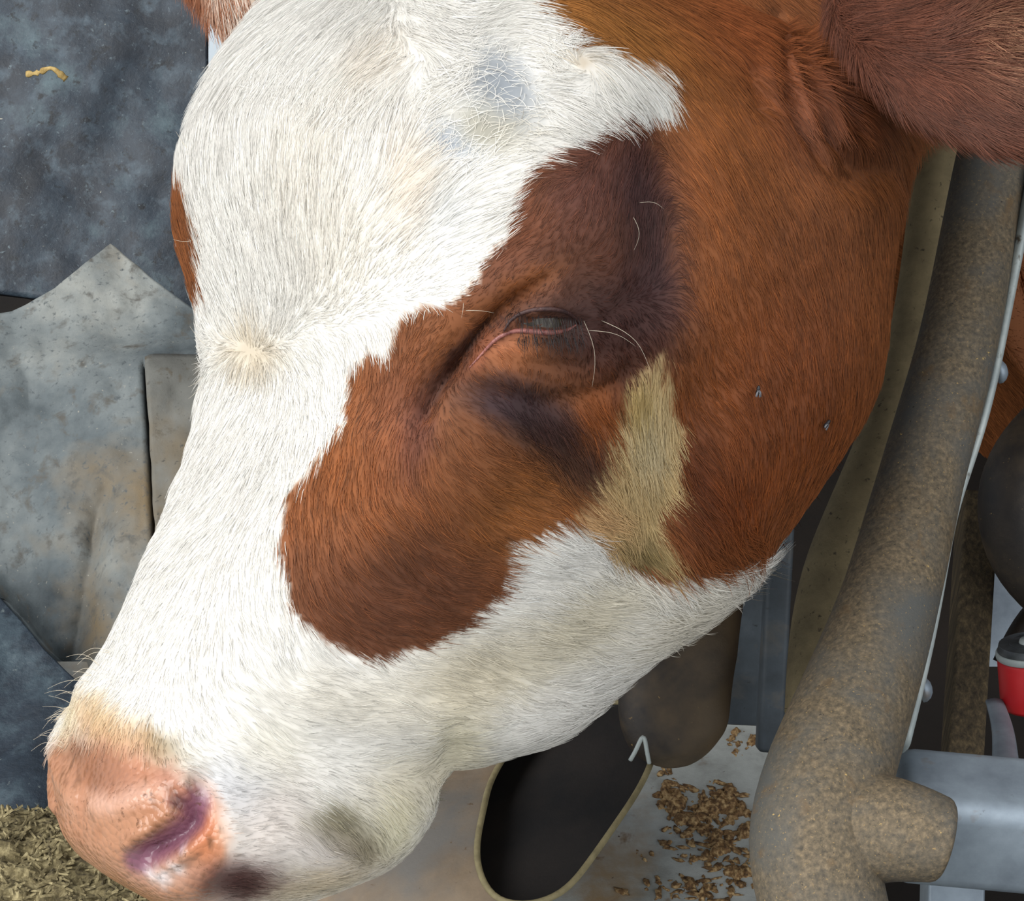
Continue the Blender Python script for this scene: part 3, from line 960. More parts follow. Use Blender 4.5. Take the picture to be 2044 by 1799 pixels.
PBLOTS = [(260, 1560, 90, 40, 0, (196, 128, 98), 0.5), (150, 1500, 30, 24, 10, (128, 92, 70), 0.7), (190, 1560, 26, 20, 30, (124, 84, 62), 0.5), (410, 1600, 40, 60, 10, (198, 118, 86), 0.6), (370, 1570, 50, 26, 20, (150, 84, 62), 0.6),
          (470, 1760, 60, 44, -10, (64, 34, 30), 0.95), (510, 1770, 40, 30, 0, (58, 32, 30), 0.9), (330, 1740, 70, 26, -10, (196, 160, 150), 0.5), (300, 1668, 46, 9, -32, (104, 66, 40), 0.85), (358, 1600, 14, 14, 0, (80, 44, 44), 0.85), (288, 1738, 20, 9, 10, (244, 236, 236), 0.9), (322, 1752, 22, 10, 0, (240, 232, 232), 0.9), (366, 1692, 7, 14, 20, (246, 240, 238), 0.9), (352, 1738, 14, 8, 0, (240, 230, 228), 0.8), (430, 1640, 30, 70, 15, (200, 116, 72), 0.7), (250, 1590, 100, 22, -16, (226, 184, 164), 0.7), (170, 1725, 90, 16, 38, (112, 70, 40), 0.8), (120, 1640, 14, 60, -8, (150, 100, 66), 0.6), (200, 1530, 70, 26, 20, (136, 94, 70), 0.5), (280, 1785, 80, 20, 20, (168, 106, 64), 0.6)]  # white blots at the nostril: mucus with its wet highlights painted in
NOSTRIL = picks([(396, 1600), (382, 1640), (340, 1680), (296, 1708), (270, 1722)])


def blot(C, Q, L, wmask=1.0):
    for x, y, rx, ry, rot, col, s in L:
        c = pick(x, y)
        a = math.radians(-rot)
        D = (Q - c) / PXM
        ca, sa = math.cos(a), math.sin(a)
        X = D[:, 0] * ca + D[:, 1] * sa
        Y = -D[:, 0] * sa + D[:, 1] * ca
        w = s * np.exp(-((X / rx) ** 2 + (Y / ry) ** 2) ** 1.3 * 0.8) * wmask
        C[:] = C * (1 - w[:, None]) + np.array(col, float) * w[:, None]


def thin_weight(P):
    Q = plane(P)
    C = np.zeros((len(Q), 3))
    blot(C, Q, [t[:5] + ((1.0, 1.0, 1.0),) + t[6:] for t in THIN])
    return C[:, 0]


def coat(P, jit=0.0):
    """sRGB colour of the coat at points P, white weight and bare-skin weight"""
    Q = plane(P)
    Qn = Q + PXM * (7 * np.stack([vnoise(P, 90, 51), vnoise(P, 90, 52)], -1) + 8 * np.stack([vnoise(P, 260, 53), vnoise(P, 260, 54)], -1))
    if jit:
        Qn = Qn + rng.normal(0, jit * PXM, Qn.shape)
    C = np.tile(np.array((134, 80, 44), float), (len(Q), 1))
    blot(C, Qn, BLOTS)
    C *= (1 + 0.10 * fbm(P, 45, 55))[:, None]
    wt = 1 - sstep(poly_sd(Qn, TAN), -10 * PXM, 8 * PXM)
    tanc = np.tile(np.array((206, 178, 128), float), (len(Q), 1))
    blot(tanc, Qn, [(1290, 1110, 50, 34, 30, (122, 104, 66), 0.85), (1180, 1040, 50, 60, 30, (206, 158, 112), 0.6), (1290, 870, 40, 60, 0, (222, 206, 168), 0.7), (1270, 800, 30, 40, 0, (176, 148, 86), 0.6)])
    w = 1 - sstep(poly_sd(Qn, WHITE), -5 * PXM, 5 * PXM)
    wc = np.tile(np.array((241, 237, 228), float), (len(Q), 1))
    blot(wc, Qn, WBLOTS)
    if not jit:
        blot(wc, Qn, THIN)
    wc *= (1 - 0.05 * np.clip(fbm(P, 40, 57), 0, 1))[:, None]
    C = C * (1 - w[:, None]) + wc * w[:, None]
    C = C * (1 - wt[:, None]) + tanc * wt[:, None]
    b = 1 - sstep(poly_sd(Qn, PAD), -14 * PXM, 16 * PXM)
    b2 = 1 - sstep(poly_sd(Qn, PADSOFT), -26 * PXM, 26 * PXM)
    pc = np.tile(np.array((186, 134, 102), float), (len(Q), 1))
    blot(pc, Qn, PBLOTS)
    spk = sstep(vnoise(P, 260, 61) + 0.5 * vnoise(P, 500, 62), 0.45, 0.95) * np.clip(0.5 + fbm(P, 60, 63), 0, 1)
    pc = pc * (1 - 0.7 * spk[:, None]) + np.array((96, 62, 38)) * 0.7 * spk[:, None]
    mott = np.clip(fbm(P, 130, 64) * 1.6, 0, 1)[:, None] * 0.4
    pc = pc * (1 - mott) + np.array((158, 100, 66)) * mott
    dn, _ = seg_dist(Q, NOSTRIL)
    wn_ = np.exp(-(dn / (25 * PXM)) ** 4)
    pc = pc * (1 - wn_[:, None]) + np.array((128, 84, 100)) * wn_[:, None]
    C = C * (1 - b2[:, None]) + pc * b2[:, None]
    lip = np.zeros((len(Q), 3))
    C2 = C.copy()
    blot(C2, Qn, [(480, 1765, 56, 40, -10, (66, 36, 32), 0.95)])
    return C2, w, b


# --- body mesh
def mirrored(P, N):
    """points used to look up markings: the far side repeats the near side"""
    M = P.copy()
    far = np.zeros((NR, MC), bool)
    far[:, MC // 2 + 1:] = True
    hidden = far & (np.sum(N * -FWD, -1) < -0.02)
    idx = (MC - np.arange(MC)) % MC
    M[hidden] = P[:, idx][hidden]
    return M


LOOK = mirrored(G, N1)


def skin_material():
    m, nt, b = mat_new('cow_hide')
    at_ = nt.nodes.new('ShaderNodeAttribute')
    at_.attribute_name = 'hide_colour'
    bare = nt.nodes.new('ShaderNodeAttribute')
    bare.attribute_name = 'bare'
    tcs = nt.nodes.new('ShaderNodeTexCoord').outputs['Object']
    sp = maprange(nt, noise_node(nt, 420, 4, 0.6, tcs), 0.56, 0.66)
    sp2 = maprange(nt, noise_node(nt, 70, 4, 0.6, tcs), 0.44, 0.60)
    mm = nt.nodes.new('ShaderNodeMath')
    mm.operation = 'MULTIPLY'
    nt.links.new(sp, mm.inputs[0])
    nt.links.new(sp2, mm.inputs[1])
    m3 = nt.nodes.new('ShaderNodeMath')
    m3.operation = 'MULTIPLY'
    nt.links.new(mm.outputs[0], m3.inputs[0])
    nt.links.new(bare.outputs['Fac'], m3.inputs[1])
    m4 = nt.nodes.new('ShaderNodeMath')
    m4.operation = 'MULTIPLY'
    m4.inputs[1].default_value = 0.75
    nt.links.new(m3.outputs[0], m4.inputs[0])
    nt.links.new(mixc(nt, m4.outputs[0], at_.outputs['Color'], (92, 58, 36)), b.inputs['Base Color'])
    nt.links.new(maprange(nt, bare.outputs['Fac'], 0, 1, 0.8, 0.27), b.inputs['Roughness'])
    b.inputs['Subsurface Weight'].default_value = 0.0
    b.inputs['Subsurface Radius'].default_value = (0.004, 0.002, 0.001)
    tc = nt.nodes.new('ShaderNodeTexCoord').outputs['Object']
    vo = nt.nodes.new('ShaderNodeTexVoronoi')
    vo.inputs['Scale'].default_value = 330
    vo.inputs['Randomness'].default_value = 0.9
    nt.links.new(tc, vo.inputs['Vector'])
    bn = nt.nodes.new('ShaderNodeBump')
    bn.inputs['Distance'].default_value = 0.0012
    nt.links.new(maprange(nt, bare.outputs['Fac'], 0, 1, 0.0, 0.55), bn.inputs['Strength'])
    inv = nt.nodes.new('ShaderNodeMath')
    inv.operation = 'SUBTRACT'
    inv.inputs[0].default_value = 1
    nt.links.new(vo.outputs['Distance'], inv.inputs[1])
    nt.links.new(inv.outputs[0], bn.inputs['Height'])
    nt.links.new(bn.outputs[0], b.inputs['Normal'])
    return m


M_HIDE = skin_material()


def ear_arrays(axis_px, widths, thick, cup, seg=40, n=60, turn=0.0):
    """leaf shaped cupped ear along an axis: closed shell"""
    A = smooth_path([at(*p) for p in axis_px], n)
    _, d = to_px(A)
    W = np.interp(np.linspace(0, 1, n), np.linspace(0, 1, len(widths)), widths) * d / F
    T = unit(np.gradient(A, axis=0))
    X = unit(np.cross(T, -FWD))
    Yv = unit(np.cross(X, T))
    Yv = Yv * np.sign(np.sum(Yv * -FWD, -1, keepdims=True))
    if turn:
        X, Yv = X * math.cos(turn) + Yv * math.sin(turn), Yv * math.cos(turn) - X * math.sin(turn)
    a = np.linspace(0, 2 * math.pi, seg, endpoint=False)
    ca, sa = np.cos(a), np.sin(a)
    V = A[:, None] + W[:, None, None] * (ca[None, :, None] * X[:, None] + (sa * thick + cup * (ca ** 2))[None, :, None] * Yv[:, None])
    cen = A + Yv * 0
    return V


ear_near = ear_arrays([(1740, -90, 1.33), (1812, 0, 1.265), (1885, 72, 1.215), (1985, 120, 1.175), (2110, 160, 1.165), (2300, 210, 1.18), (2420, 230, 1.19)], [60, 120, 176, 190, 180, 120, 6], 0.34, 0.25)
ear_far = ear_arrays([(690, 106, 1.36), (590, 32, 1.37), (514, -26, 1.375), (420, -114, 1.38), (280, -206, 1.39)], [60, 105, 106, 90, 6], 0.3, 0.3)


def vert_normals(V):
    di = np.gradient(V, axis=0)
    dj = np.roll(V, -1, 1) - np.roll(V, 1, 1)
    n = unit(np.cross(di, dj))
    if np.mean(np.sum(n * (V - V.mean(1, keepdims=True)), -1)) < 0:
        n = -n
    return n


def build_cow():
    parts = [(G, GF, N1)]
    V = [G.reshape(-1, 3)]
    Fs = [GF if not FLIP else GF[:, ::-1]]
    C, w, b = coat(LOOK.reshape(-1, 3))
    cols, bares = [C], [b]
    off = len(V[0])
    for E, colr in ((ear_near, (98, 58, 42)), (ear_far, (150, 96, 66))):
        f = grid_faces(E.shape[0], E.shape[1], True)
        V.append(E.reshape(-1, 3))
        Fs.append(f + off)
        off += E.shape[0] * E.shape[1]
        cols.append(np.tile(np.array(colr, float), (E.shape[0] * E.shape[1], 1)))
        bares.append(np.zeros(E.shape[0] * E.shape[1]))
    V = np.concatenate(V)
    o = mesh_object('cow', V, np.concatenate(Fs), M_HIDE)
    c = s2l(np.concatenate(cols))
    # hair-covered skin lies in the depth of the coat
    ca = o.data.attributes.new('hide_colour', 'FLOAT_COLOR', 'POINT')
    ca.data.foreach_set('color', np.concatenate([c, np.ones((len(c), 1))], 1).astype(np.float32).ravel())
    ba = o.data.attributes.new('bare', 'FLOAT', 'POINT')
    ba.data.foreach_set('value', np.concatenate(bares).astype(np.float32))
    tag(o, 'brown and white cow with a white face looking down through the feed barrier', 'cow')
    return o


cow = build_cow()


# --- eye, lids, lashes
def surf(px, py, lift=0.0):
    """point on the finished head at a pixel, lifted along the surface normal"""
    r = Vector(FWD + RGT * ((px - IW / 2) / F) + UPV * ((IH / 2 - py) / F)).normalized()
    hit = bvh1.ray_cast(Vector(CAM), r)
    if hit[0] is None:
        return at(px, py, 1.2), -FWD
    n = np.array(hit[1])
    if n @ FWD > 0:
        n = -n
    return np.array(hit[0]) + n * lift, n


bvh1 = BVHTree.FromPolygons([tuple(v) for v in G.reshape(-1, 3)], [tuple(int(x) for x in f) for f in GF])


def simple_mat(name, col, rough=0.4, **kw):
    m, nt, b = mat_new(name)
    b.inputs['Base Color'].default_value = (*s2l(col), 1)
    b.inputs['Roughness'].default_value = rough
    return m


M_EYE = grime('eye_surface', [(0.3, (42, 36, 28)), (0.6, (74, 66, 50)), (0.8, (104, 96, 76))], 400, [], 0.2, 0.0)
M_RIMPINK = grime('pink_lid_rim', [(0.35, (104, 58, 54)), (0.65, (172, 112, 102))], 420, [], 0.3, 0.2, 600)
M_LIDDARK = grime('dark_lid', [(0.3, (44, 28, 28)), (0.7, (84, 54, 48))], 300, [], 0.5, 0.3, 600)
M_LASH = simple_mat('dark_lash', (34, 24, 22), 0.5)
M_PALEHAIR = simple_mat('pale_whisker', (232, 220, 196), 0.5)


def ball(name, c, r, mat, parent):
    bm = bmesh.new()
    bmesh.ops.create_uvsphere(bm, u_segments=48, v_segments=32, radius=r)
    me = bpy.data.meshes.new(name)
    bm.to_mesh(me)
    bm.free()
    me.polygons.foreach_set('use_smooth', [True] * len(me.polygons))
    me.materials.append(mat)
    o = bpy.data.objects.new(name, me)
    COL.objects.link(o)
    o.location = c
    o.parent = parent
    return o


ep_, en_ = surf(1086, 640)
ball('eyeball', at(1062, 646, float((ep_ - CAM) @ FWD) + 0.0124), 0.0146, M_EYE, cow)


def surf_tube(name, pts, radii, mat, lift=0.0, n=40, seg=12, flat=1.0):
    P = smooth_path([surf(x, y, lift)[0] for x, y in pts], n)
    R = np.interp(np.linspace(0, 1, n), np.linspace(0, 1, len(radii)), radii) * 0.001
    return tube(name, P, R, mat, cow, seg)


surf_tube('lower_eyelid', [(938, 734), (966, 702), (998, 672), (1030, 661), (1070, 663), (1110, 663), (1138, 656), (1152, 647)], [0.3, 0.5, 0.75, 0.9, 1.15, 1.1, 0.7, 0.3], M_RIMPINK, 0.0002)
surf_tube('upper_eyelid', [(1006, 662), (1018, 642), (1044, 624), (1085, 616), (1122, 620), (1148, 634), (1160, 648)], [0.3, 0.7, 0.9, 1.0, 0.9, 0.7, 0.3], M_LIDDARK, 0.0002)


def hair_strips(name, roots, mat, parent, label=None):
    """long single hairs as thin tapering tubes: (points, root radius mm)"""
    V, Fc = [], []
    for P, r in roots:
        P = smooth_path(P, 10)
        v, f = tube_arrays(P, np.linspace(r, r * 0.25, 10) * 0.001, 5, True)
        b = len(V)
        V += list(v)
        Fc += [tuple(b + i for i in q) for q in f]
    return mesh_object(name, V, Fc, mat, parent)


lash = []
for k in range(44):
    x = 1022 + k * 3.1 + rng.normal(0, 2)
    p, n = surf(x, 630 - 6 * math.sin((x - 1028) / 130 * 3.14), 0.0016)
    L = rng.uniform(0.006, 0.010)
    lash.append(([p, p + n * L * 0.5 - UPV * L * 0.45 + RGT * rng.normal(0.0004, 0.0006), p + n * L * 0.6 - UPV * L * 1.15 + RGT * rng.normal(0.001, 0.0014)], 0.16))
for k in range(46):
    x = 1034 + k * 2.75 + rng.normal(0, 3)
    p, n = surf(x, 674 + rng.normal(0, 4), 0.0004)
    L = rng.uniform(0.003, 0.008)
    lash.append(([p, p + n * L * 0.25 - UPV * L * 0.5, p + n * L * 0.15 - UPV * L + RGT * rng.normal(0.0004, 0.0014)], rng.uniform(0.10, 0.19)))
hair_strips('eyelashes', lash, M_LASH, cow)

wh = []
for (x, y, dx, dy, L) in [(1175, 660, 0.55, -0.1, 18), (1200, 640, 0.7, -0.6, 24), (1165, 640, 0.15, -1, 22), (1262, 430, -0.1, -1, 14), (1275, 405, 0.8, -0.1, 9), (925, 605, -0.1, -1, 5), (930, 620, 1, 0.1, 11)]:
    p, n = surf(x, y)
    d = unit(RGT * dx + UPV * dy)
    L *= 0.001
    wh.append(([p, p + n * 0.002 + d * L * 0.5 + RGT * L * 0.12, p + n * 0.001 + d * L - UPV * L * 0.15], 0.09))
for k in range(26):                                   # whiskers on the nose bridge outline
    y = rng.uniform(1290, 1500)
    x = np.interp(y, [1280, 1340, 1370, 1420, 1500], [225, 178, 158, 132, 112])
    p, n = surf(x + 14, y)
    d = unit(-RGT * rng.uniform(0.8, 1.1) + UPV * rng.uniform(-0.3, 0.8) - FWD * 0.2)
    L = rng.uniform(0.008, 0.017)
    wh.append(([p, p + d * L * 0.5, p + d * L - UPV * L * rng.uniform(0.1, 0.45)], 0.11))
for (x, y, dx, dy, L) in [(372, 300, -0.6, 0.7, 9), (366, 370, -0.5, 0.8, 9), (405, 690, -0.6, 0.6, 10), (402, 760, -0.5, -0.7, 12), (405, 745, -0.6, -0.6, 11), (380, 480, -1, -0.1, 9)]:
    p, n = surf(x + 6, y)
    d = unit(RGT * dx + UPV * dy)
    L *= 0.001
    wh.append(([p, p + d * L * 0.5, p + d * L + UPV * L * 0.15], 0.11))
for hair in wh:
    hair_strips('whisker', [hair], M_PALEHAIR, cow)

# wet film at the nostril
M_WET = simple_mat('nose_moisture', (236, 222, 214), 0.08)

# --- flow of the coat: (x, y, dx, dy) seen direction of the hair
FLOW = [
    (500, 640, -.1, -1), (440, 690, -1, 0), (450, 640, -.8, -.7), (470, 760, -.4, 1), (540, 760, .3, 1), (560, 700, 1, .15), (560, 660, .9, -.6), (600, 720, .95, .45),
    (520, 560, .1, -1), (450, 450, -.25, -1), (420, 300, -.1, -1), (600, 500, .35, -1), (560, 250, 0.0, -1), (640, 330, .15, -1), (750, 300, .2, -1), (700, 560, .75, -.75), (720, 620, .95, -.3), (820, 520, .8, -.6), (850, 400, .75, -.7),
    (940, 420, .85, -.4), (900, 540, .85, -.25), (960, 320, .9, -.45), (1080, 300, .95, -.1), (900, 200, .75, -.6), (1040, 200, .5, .5), (1100, 210, .95, .25), (1200, 190, .95, .35), (1290, 180, .9, .6), (1330, 215, .55, .85),
    (1165, 105, .8, -.3), (1195, 130, .3, .9), (1165, 155, -.9, .3), (1135, 130, -.2, -.9), (980, 60, .6, -.7), (1060, 60, .75, .5), (720, 60, .1, 1), (780, 130, -.5, .8), (700, 150, -.3, .9), (600, 100, -.3, .9), (520, 60, -.6, .8), (850, 60, .4, .8),
    (430, 850, -.1, 1), (520, 850, .1, 1), (640, 800, .6, .8), (600, 880, .45, 1), (400, 1000, -.25, 1), (500, 1000, .0, 1), (350, 1150, -.3, 1), (450, 1150, 0.0, 1), (540, 1150, .15, 1), (300, 1290, -.25, 1), (420, 1300, .1, 1), (520, 1280, .45, 1),
    (200, 1390, -.4, .8), (300, 1420, .0, 1), (400, 1420, .4, .9), (500, 1400, .8, .6), (450, 1500, .85, .4), (600, 1420, .95, .3), (700, 1450, 1, .25), (850, 1450, 1, .2), (950, 1420, 1, .25), (600, 1550, 1, .15), (750, 1560, 1, .15), (500, 1620, .9, -.2), (620, 1680, .9, .4), (740, 1680, .9, .5), (820, 1640, .95, .3), (560, 1770, .8, .5),
    (740, 680, .2, .9), (760, 760, -.2, .6), (850, 680, -.4, .5), (720, 800, -.5, .6), (640, 950, .2, 1), (700, 900, .15, 1), (800, 820, -.3, .9), (830, 900, .1, 1), (640, 1100, .35, 1), (700, 1050, .4, .9), (800, 1050, .7, .7), (900, 950, .75, .65), (1000, 950, .85, .5), (1100, 980, .9, .55),
    (680, 1230, .75, .7), (800, 1200, .9, .5), (950, 1150, .95, .4), (900, 1250, .95, .4), (1000, 1250, .95, .4), (1100, 1150, .9, .45), (1200, 1250, .9, .4), (1350, 1230, .9, .5), (1450, 1160, .85, .5), (1100, 1350, .95, .3), (1250, 1330, .9, .4),
    (960, 820, .7, .5), (1050, 850, .75, .6), (1120, 920, .7, .75), (1200, 860, .7, .75), (1260, 900, .6, .85), (1300, 800, .35, 1), (1290, 980, .75, .75), (1320, 1060, .6, .8), (1230, 1060, .85, .6), (1400, 900, .6, .8), (1400, 1050, .7, .7),
    (1060, 760, .3, .9), (1180, 750, .4, .9), (1240, 690, .7, .6), (1100, 560, .5, -.7), (1200, 560, .9, -.2), (1000, 590, .4, -.7), (1100, 450, .5, -.9), (1200, 400, .5, -.9), (1290, 500, .3, -.9), (1250, 300, .6, -.7),
    (1380, 300, .55, .9), (1400, 500, .35, 1), (1450, 700, .6, .8), (1550, 600, .6, .8), (1600, 800, .4, .9), (1550, 950, .3, .9), (1700, 600, .4, .9), (1700, 450, .4, .9), (1200, 40, .35, .95), (1350, 90, .5, .9), (1450, 200, .5, .9), (1550, 330, .6, .8), (1500, 60, .45, .9), (1650, 250, .4, .9), (1720, 330, .3, .95),
    (1700, 100, .7, .7), (1850, 200, .8, .6), (1950, 250, .9, .45), (1950, 80, .95, .3), (1780, 260, .6, .8), (2040, 150, .9, .45), (2000, 20, .9, .2),
    (450, 30, .3, .9), (400, -20, .3, .9), (480, 10, -.2, .9),
]
FP = np.array([pick(x, y) if not (x > 1660 and y < 320) else plane(at(x, y, 1.16)) for x, y, _, _ in FLOW])
FV = unit(np.array([(dx, -dy) for _, _, dx, dy in FLOW]))


def flow(Q):
    out = np.zeros_like(Q)
    for k in range(0, len(Q), 40000):
        q = Q[k:k + 40000]
        d2 = ((q[:, None] - FP[None]) ** 2).sum(-1) / PXM ** 2
        w = 1.0 / (d2 + 500.0) ** 2
        out[k:k + 40000] = (w[..., None] * FV[None]).sum(1)
    return unit(out)


# length px and lift of the hair at places: (x, y, length mm, lift)
LENS = [(500, 700, 12, .35), (450, 350, 12, .22), (650, 350, 14, .25), (850, 300, 14, .3), (1000, 170, 13, .5), (1200, 170, 16, .3), (760, 110, 17, .4), (600, 60, 14, .3), (950, 450, 13, .22), (450, 900, 10, .18), (400, 1150, 8, .16), (300, 1320, 6, .18),
        (200, 1420, 4, .25), (450, 1520, 4.5, .2), (600, 1450, 7, .16), (800, 1450, 8, .15), (690, 1660, 6, .25), (560, 1720, 5, .25), (840, 1640, 6, .25), (420, 1600, 2.2, .3), (1000, 1400, 9, .18), (1300, 1250, 13, .32), (1350, 1265, 17, .6), (1180, 1395, 12, .5), (1480, 1150, 17, .5),
        (750, 1200, 8, .12), (650, 1000, 9, .15), (850, 950, 9, .18), (1000, 1000, 12, .2), (1100, 900, 14, .22), (1280, 900, 18, .28), (1250, 1060, 16, .25), (1180, 420, 6, .12), (1100, 600, 3, .15), (1200, 680, 4, .15), (1050, 720, 3, .15), (950, 650, 4, .15), (820, 720, 7, .18), (1035, 588, 2, .04), (1000, 612, 1.8, .04), (960, 648, 1.8, .04), (915, 700, 2.2, .06), (870, 760, 3, .08), (1090, 690, 2.5, .12), (1130, 620, 2, .1),
        (1350, 300, 10, .15), (1450, 600, 8, .1), (1600, 750, 7, .1), (1550, 1000, 8, .12), (1250, 40, 13, .2), (1500, 200, 9, .12), (1700, 350, 8, .15), (1850, 220, 16, .25), (1960, 80, 24, .4), (2000, 260, 18, .3), (450, 30, 20, .3)]
LP = np.array([pick(x, y) if not (x > 1660 and y < 320) else plane(at(x, y, 1.16)) for x, y, _, _ in LENS])
LV = np.array([(a, b) for _, _, a, b in LENS])


def lens(Q):
    out = np.zeros((len(Q), 2))
    for k in range(0, len(Q), 60000):
        q = Q[k:k + 60000]
        d2 = ((q[:, None] - LP[None]) ** 2).sum(-1) / PXM ** 2
        w = 1.0 / (d2 + 900.0) ** 1.5
        out[k:k + 60000] = (w[..., None] * LV[None]).sum(1) / w.sum(1)[:, None]
    return out


def sample_grid(V, N, L, n, wfun):
    """n random points over a grid surface, area weighted: position, normal, look-up point"""
    nr, mc = V.shape[:2]
    a = V[:-1]
    b = np.roll(V, -1, 1)[:-1]
    d = V[1:]
    area = np.linalg.norm(np.cross(b - a, d - a), axis=-1)
    px, _ = to_px(a)
    vis = (px[..., 0] > -120) & (px[..., 0] < IW + 150) & (px[..., 1] > -150) & (px[..., 1] < IH + 120)
    w = area * np.where(vis, 1.0, 0.06) * wfun(N[:-1])
    cdf = np.cumsum(w.ravel())
    k = np.searchsorted(cdf, rng.random(n) * cdf[-1])
    i, j = k // mc, k % mc
    s, t = rng.random(n)[:, None], rng.random(n)[:, None]
    j2 = (j + 1) % mc

    def bil(A):
        return (A[i, j] * (1 - s) + A[i, j2] * s) * (1 - t) + (A[i + 1, j] * (1 - s) + A[i + 1, j2] * s) * t
    return bil(V), unit(bil(N)), bil(L) if L is not None else None


N_HEAD, N_EAR, N_FAR = 520000, 50000, 14000
wf = lambda N: np.where(np.sum(N * -FWD, -1) > -0.3, 1.0, 0.22)
P0, PN, PL = sample_grid(G, N1, LOOK, N_HEAD, wf)
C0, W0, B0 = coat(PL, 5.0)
TH = thin_weight(PL)
keep = (rng.random(len(P0)) > B0 * 1.5) & (rng.random(len(P0)) > 0.93 * TH)
E0, EN, _ = sample_grid(ear_near, vert_normals(ear_near), None, N_EAR, wf)
F0, FN, _ = sample_grid(ear_far, vert_normals(ear_far), None, N_FAR, wf)
qe, _ = to_px(E0)
CE = np.tile(np.array((100, 60, 44), float), (len(E0), 1)) * (1 + 0.14 * fbm(E0, 60, 71))[:, None]
wl = np.exp(-(((qe[:, 0] - 2010) / 90) ** 2 + ((qe[:, 1] - 85) / 80) ** 2))[:, None] * (rng.random((len(E0), 1)) < 0.5)
CE = CE * (1 - wl) + np.array((196, 150, 116)) * wl
CF = np.where(rng.random((len(F0), 1)) < 0.55, np.array((232, 212, 194.)), np.array((170, 112, 78.)))
qf, _ = to_px(F0)
edge_w = np.clip((440 - qf[:, 0] + 0.35 * qf[:, 1]) / 40, 0, 1)[:, None]
CF = CF * (1 - edge_w) + np.array((150, 92, 60)) * edge_w
P0, PN, PL, C0 = P0[keep], PN[keep], PL[keep], C0[keep]
P0 = np.concatenate([P0, E0, F0])
PN = np.concatenate([PN, EN, FN])
PL = np.concatenate([PL, E0, F0])
C0 = np.concatenate([C0, CE, CF])
NH = len(P0)

Q = plane(PL)
fv = flow(Q)
ll = lens(Q)
# locks: hairs lean towards the centre of their lock
thq = thin_weight(PL)
ang = rng.normal(0, 1.0, NH) * np.clip(thq * 1.6, 0, 1) + 0.26 * vnoise(P0, 100, 81) + 0.10 * vnoise(P0, 350, 82) + rng.normal(0, 0.08, NH)
ca, sa = np.cos(ang), np.sin(ang)
fv = np.stack([fv[:, 0] * ca - fv[:, 1] * sa, fv[:, 0] * sa + fv[:, 1] * ca], -1)
D3 = E1 * fv[:, :1] + E2 * fv[:, 1:]
D3 = unit(D3 - PN * np.sum(D3 * PN, -1, keepdims=True))
S3 = np.cross(PN, D3)
length = ll[:, 0] * 0.001 * rng.uniform(0.6, 1.25, NH) * (1 - 0.45 * thq)
lift = 0.62 * ll[:, 1] * (1 + 0.4 * vnoise(P0, 200, 83)) * rng.uniform(0.5, 1.5, NH)
lift = np.clip(lift, 0.02, 0.9)
KP = 5
tt = np.linspace(0, 1, KP)
bend = rng.normal(0, 0.06, NH) * (1 + 7 * thq)
pts = np.zeros((NH, KP, 3), np.float32)
for k, t in enumerate(tt):
    h = lift * (t - 0.62 * t * t)
    pts[:, k] = P0 + D3 * (length * t)[:, None] + PN * (length * h + 0.00025 * (k > 0))[:, None] + S3 * (length * bend * t * t)[:, None] - PN * (0.0003 if k == 0 else 0)
# lock convergence
cs = 0.0032
cell = np.floor(np.concatenate([P0 / cs], 1)).astype(np.int64)
cc = (cell + 0.5 + 0.3 * np.stack([hashn(cell[:, 0], cell[:, 1], cell[:, 2], s) - 0.5 for s in (91, 92, 93)], -1)) * cs
pull = (cc - P0)
pull -= PN * np.sum(pull * PN, -1, keepdims=True)
pull -= D3 * np.sum(pull * D3, -1, keepdims=True)
for k, t in enumerate(tt):
    pts[:, k] += pull * (0.42 * t ** 1.2)
lum = C0.mean(1) / 255.0
val = 1 + rng.normal(0.0, 0.10, NH) * (1.3 - lum) - 0.20 * (rng.random(NH) < 0.06) + 0.10 * vnoise(P0, 300, 84) * (1.2 - lum)  # some hairs darkened at random, painting in shadow dashes between hairs
C0 = np.clip(C0 * val[:, None], 4, 252)
CL = s2l(C0)


def hair_material():
    m = bpy.data.materials.new('cow_coat_hair')
    m.use_nodes = True
    nt = m.node_tree
    b = nt.nodes['Principled BSDF']
    ca_ = nt.nodes.new('ShaderNodeAttribute')
    ca_.attribute_name = 'hair_colour'
    na = nt.nodes.new('ShaderNodeAttribute')
    na.attribute_name = 'root_normal'
    ge = nt.nodes.new('ShaderNodeNewGeometry')
    mx = nt.nodes.new('ShaderNodeMix')
    mx.data_type = 'VECTOR'
    mx.inputs[0].default_value = 0.35
    nt.links.new(na.outputs['Vector'], mx.inputs[4])
    nt.links.new(ge.outputs['Normal'], mx.inputs[5])
    nm = nt.nodes.new('ShaderNodeVectorMath')
    nm.operation = 'NORMALIZE'
    nt.links.new(mx.outputs[1], nm.inputs[0])
    nt.links.new(nm.outputs[0], b.inputs['Normal'])
    nt.links.new(ca_.outputs['Color'], b.inputs['Base Color'])
    b.inputs['Roughness'].default_value = 0.55
    b.inputs['Specular IOR Level'].default_value = 0.25
    return m


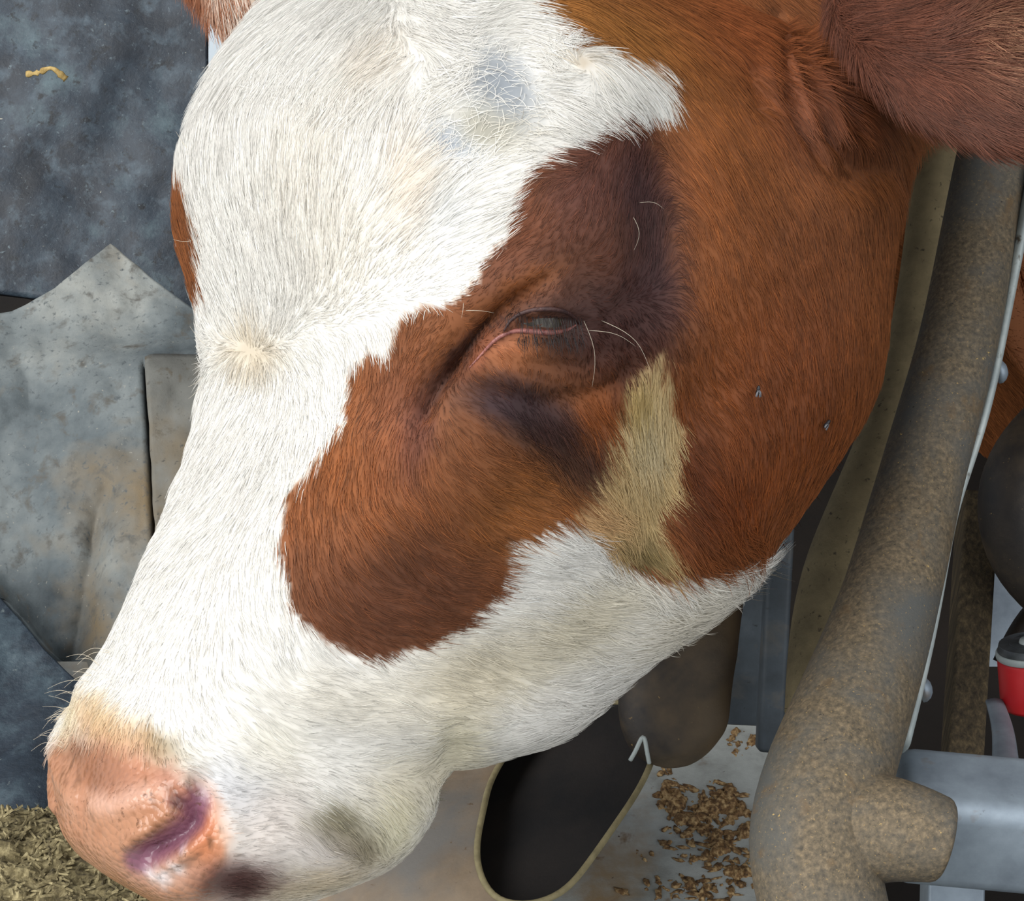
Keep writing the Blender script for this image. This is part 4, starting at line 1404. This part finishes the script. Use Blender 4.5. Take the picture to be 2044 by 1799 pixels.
hc = bpy.data.hair_curves.new('coat')
hc.add_curves([KP] * NH)
hc.points.foreach_set('position', pts.astype(np.float32).ravel())
rad = np.repeat(rng.uniform(0.00007, 0.00013, NH)[:, None], KP, 1) * np.array([1.0, 1.0, 0.9, 0.65, 0.18])
ra = hc.attributes.get('radius') or hc.attributes.new('radius', 'FLOAT', 'POINT')
ra.data.foreach_set('value', rad.astype(np.float32).ravel())
a1 = hc.attributes.new('hair_colour', 'FLOAT_COLOR', 'CURVE')
a1.data.foreach_set('color', np.concatenate([CL, np.ones((NH, 1))], 1).astype(np.float32).ravel())
a2 = hc.attributes.new('root_normal', 'FLOAT_VECTOR', 'CURVE')
a2.data.foreach_set('vector', PN.astype(np.float32).ravel())
hc.materials.append(hair_material())
ho = bpy.data.objects.new('coat', hc)
COL.objects.link(ho)
ho.parent = cow


# --- flies on the cheek
def fly(px, py, turn, label):
    p, n = surf(px, py, 0.0028)
    root = empty('fly', p, label, 'fly', None)
    T = unit(np.cross(n, RGT))
    X = unit(np.cross(T, n))
    a = math.radians(turn)
    T, X = T * math.cos(a) + X * math.sin(a), X * math.cos(a) - T * math.sin(a)
    prof = [(-0.0022, 0.0001), (-0.0018, 0.0006), (-0.0008, 0.0010), (0.0002, 0.0008), (0.0006, 0.0007), (0.0012, 0.0009), (0.0016, 0.0006), (0.0019, 0.0007), (0.0024, 0.0001)]
    V, Fc = tube_arrays([p + T * t for t, r in prof], [r for t, r in prof], 12, True)
    adopt(mesh_object('body', V, Fc, M_BLACK), root)
    for s in (-1, 1):
        c = p + n * 0.0008
        pts_ = [c + T * 0.0006, c + X * s * 0.0012 - T * 0.0004, c + X * s * 0.0016 - T * 0.0022, c + X * s * 0.0004 - T * 0.0026]
        w = mesh_object('wing', pts_, [(0, 1, 2, 3)], simple_mat('fly_wing', (120, 120, 124), 0.3))
        solid(w, 0.0001)
        adopt(w, root)


fly(1505, 778, 10, 'fly sitting high on the rust-brown cheek, nearer the eye')
fly(1640, 842, 60, 'fly sitting lower on the rust-brown cheek, nearer the barrier pipe')
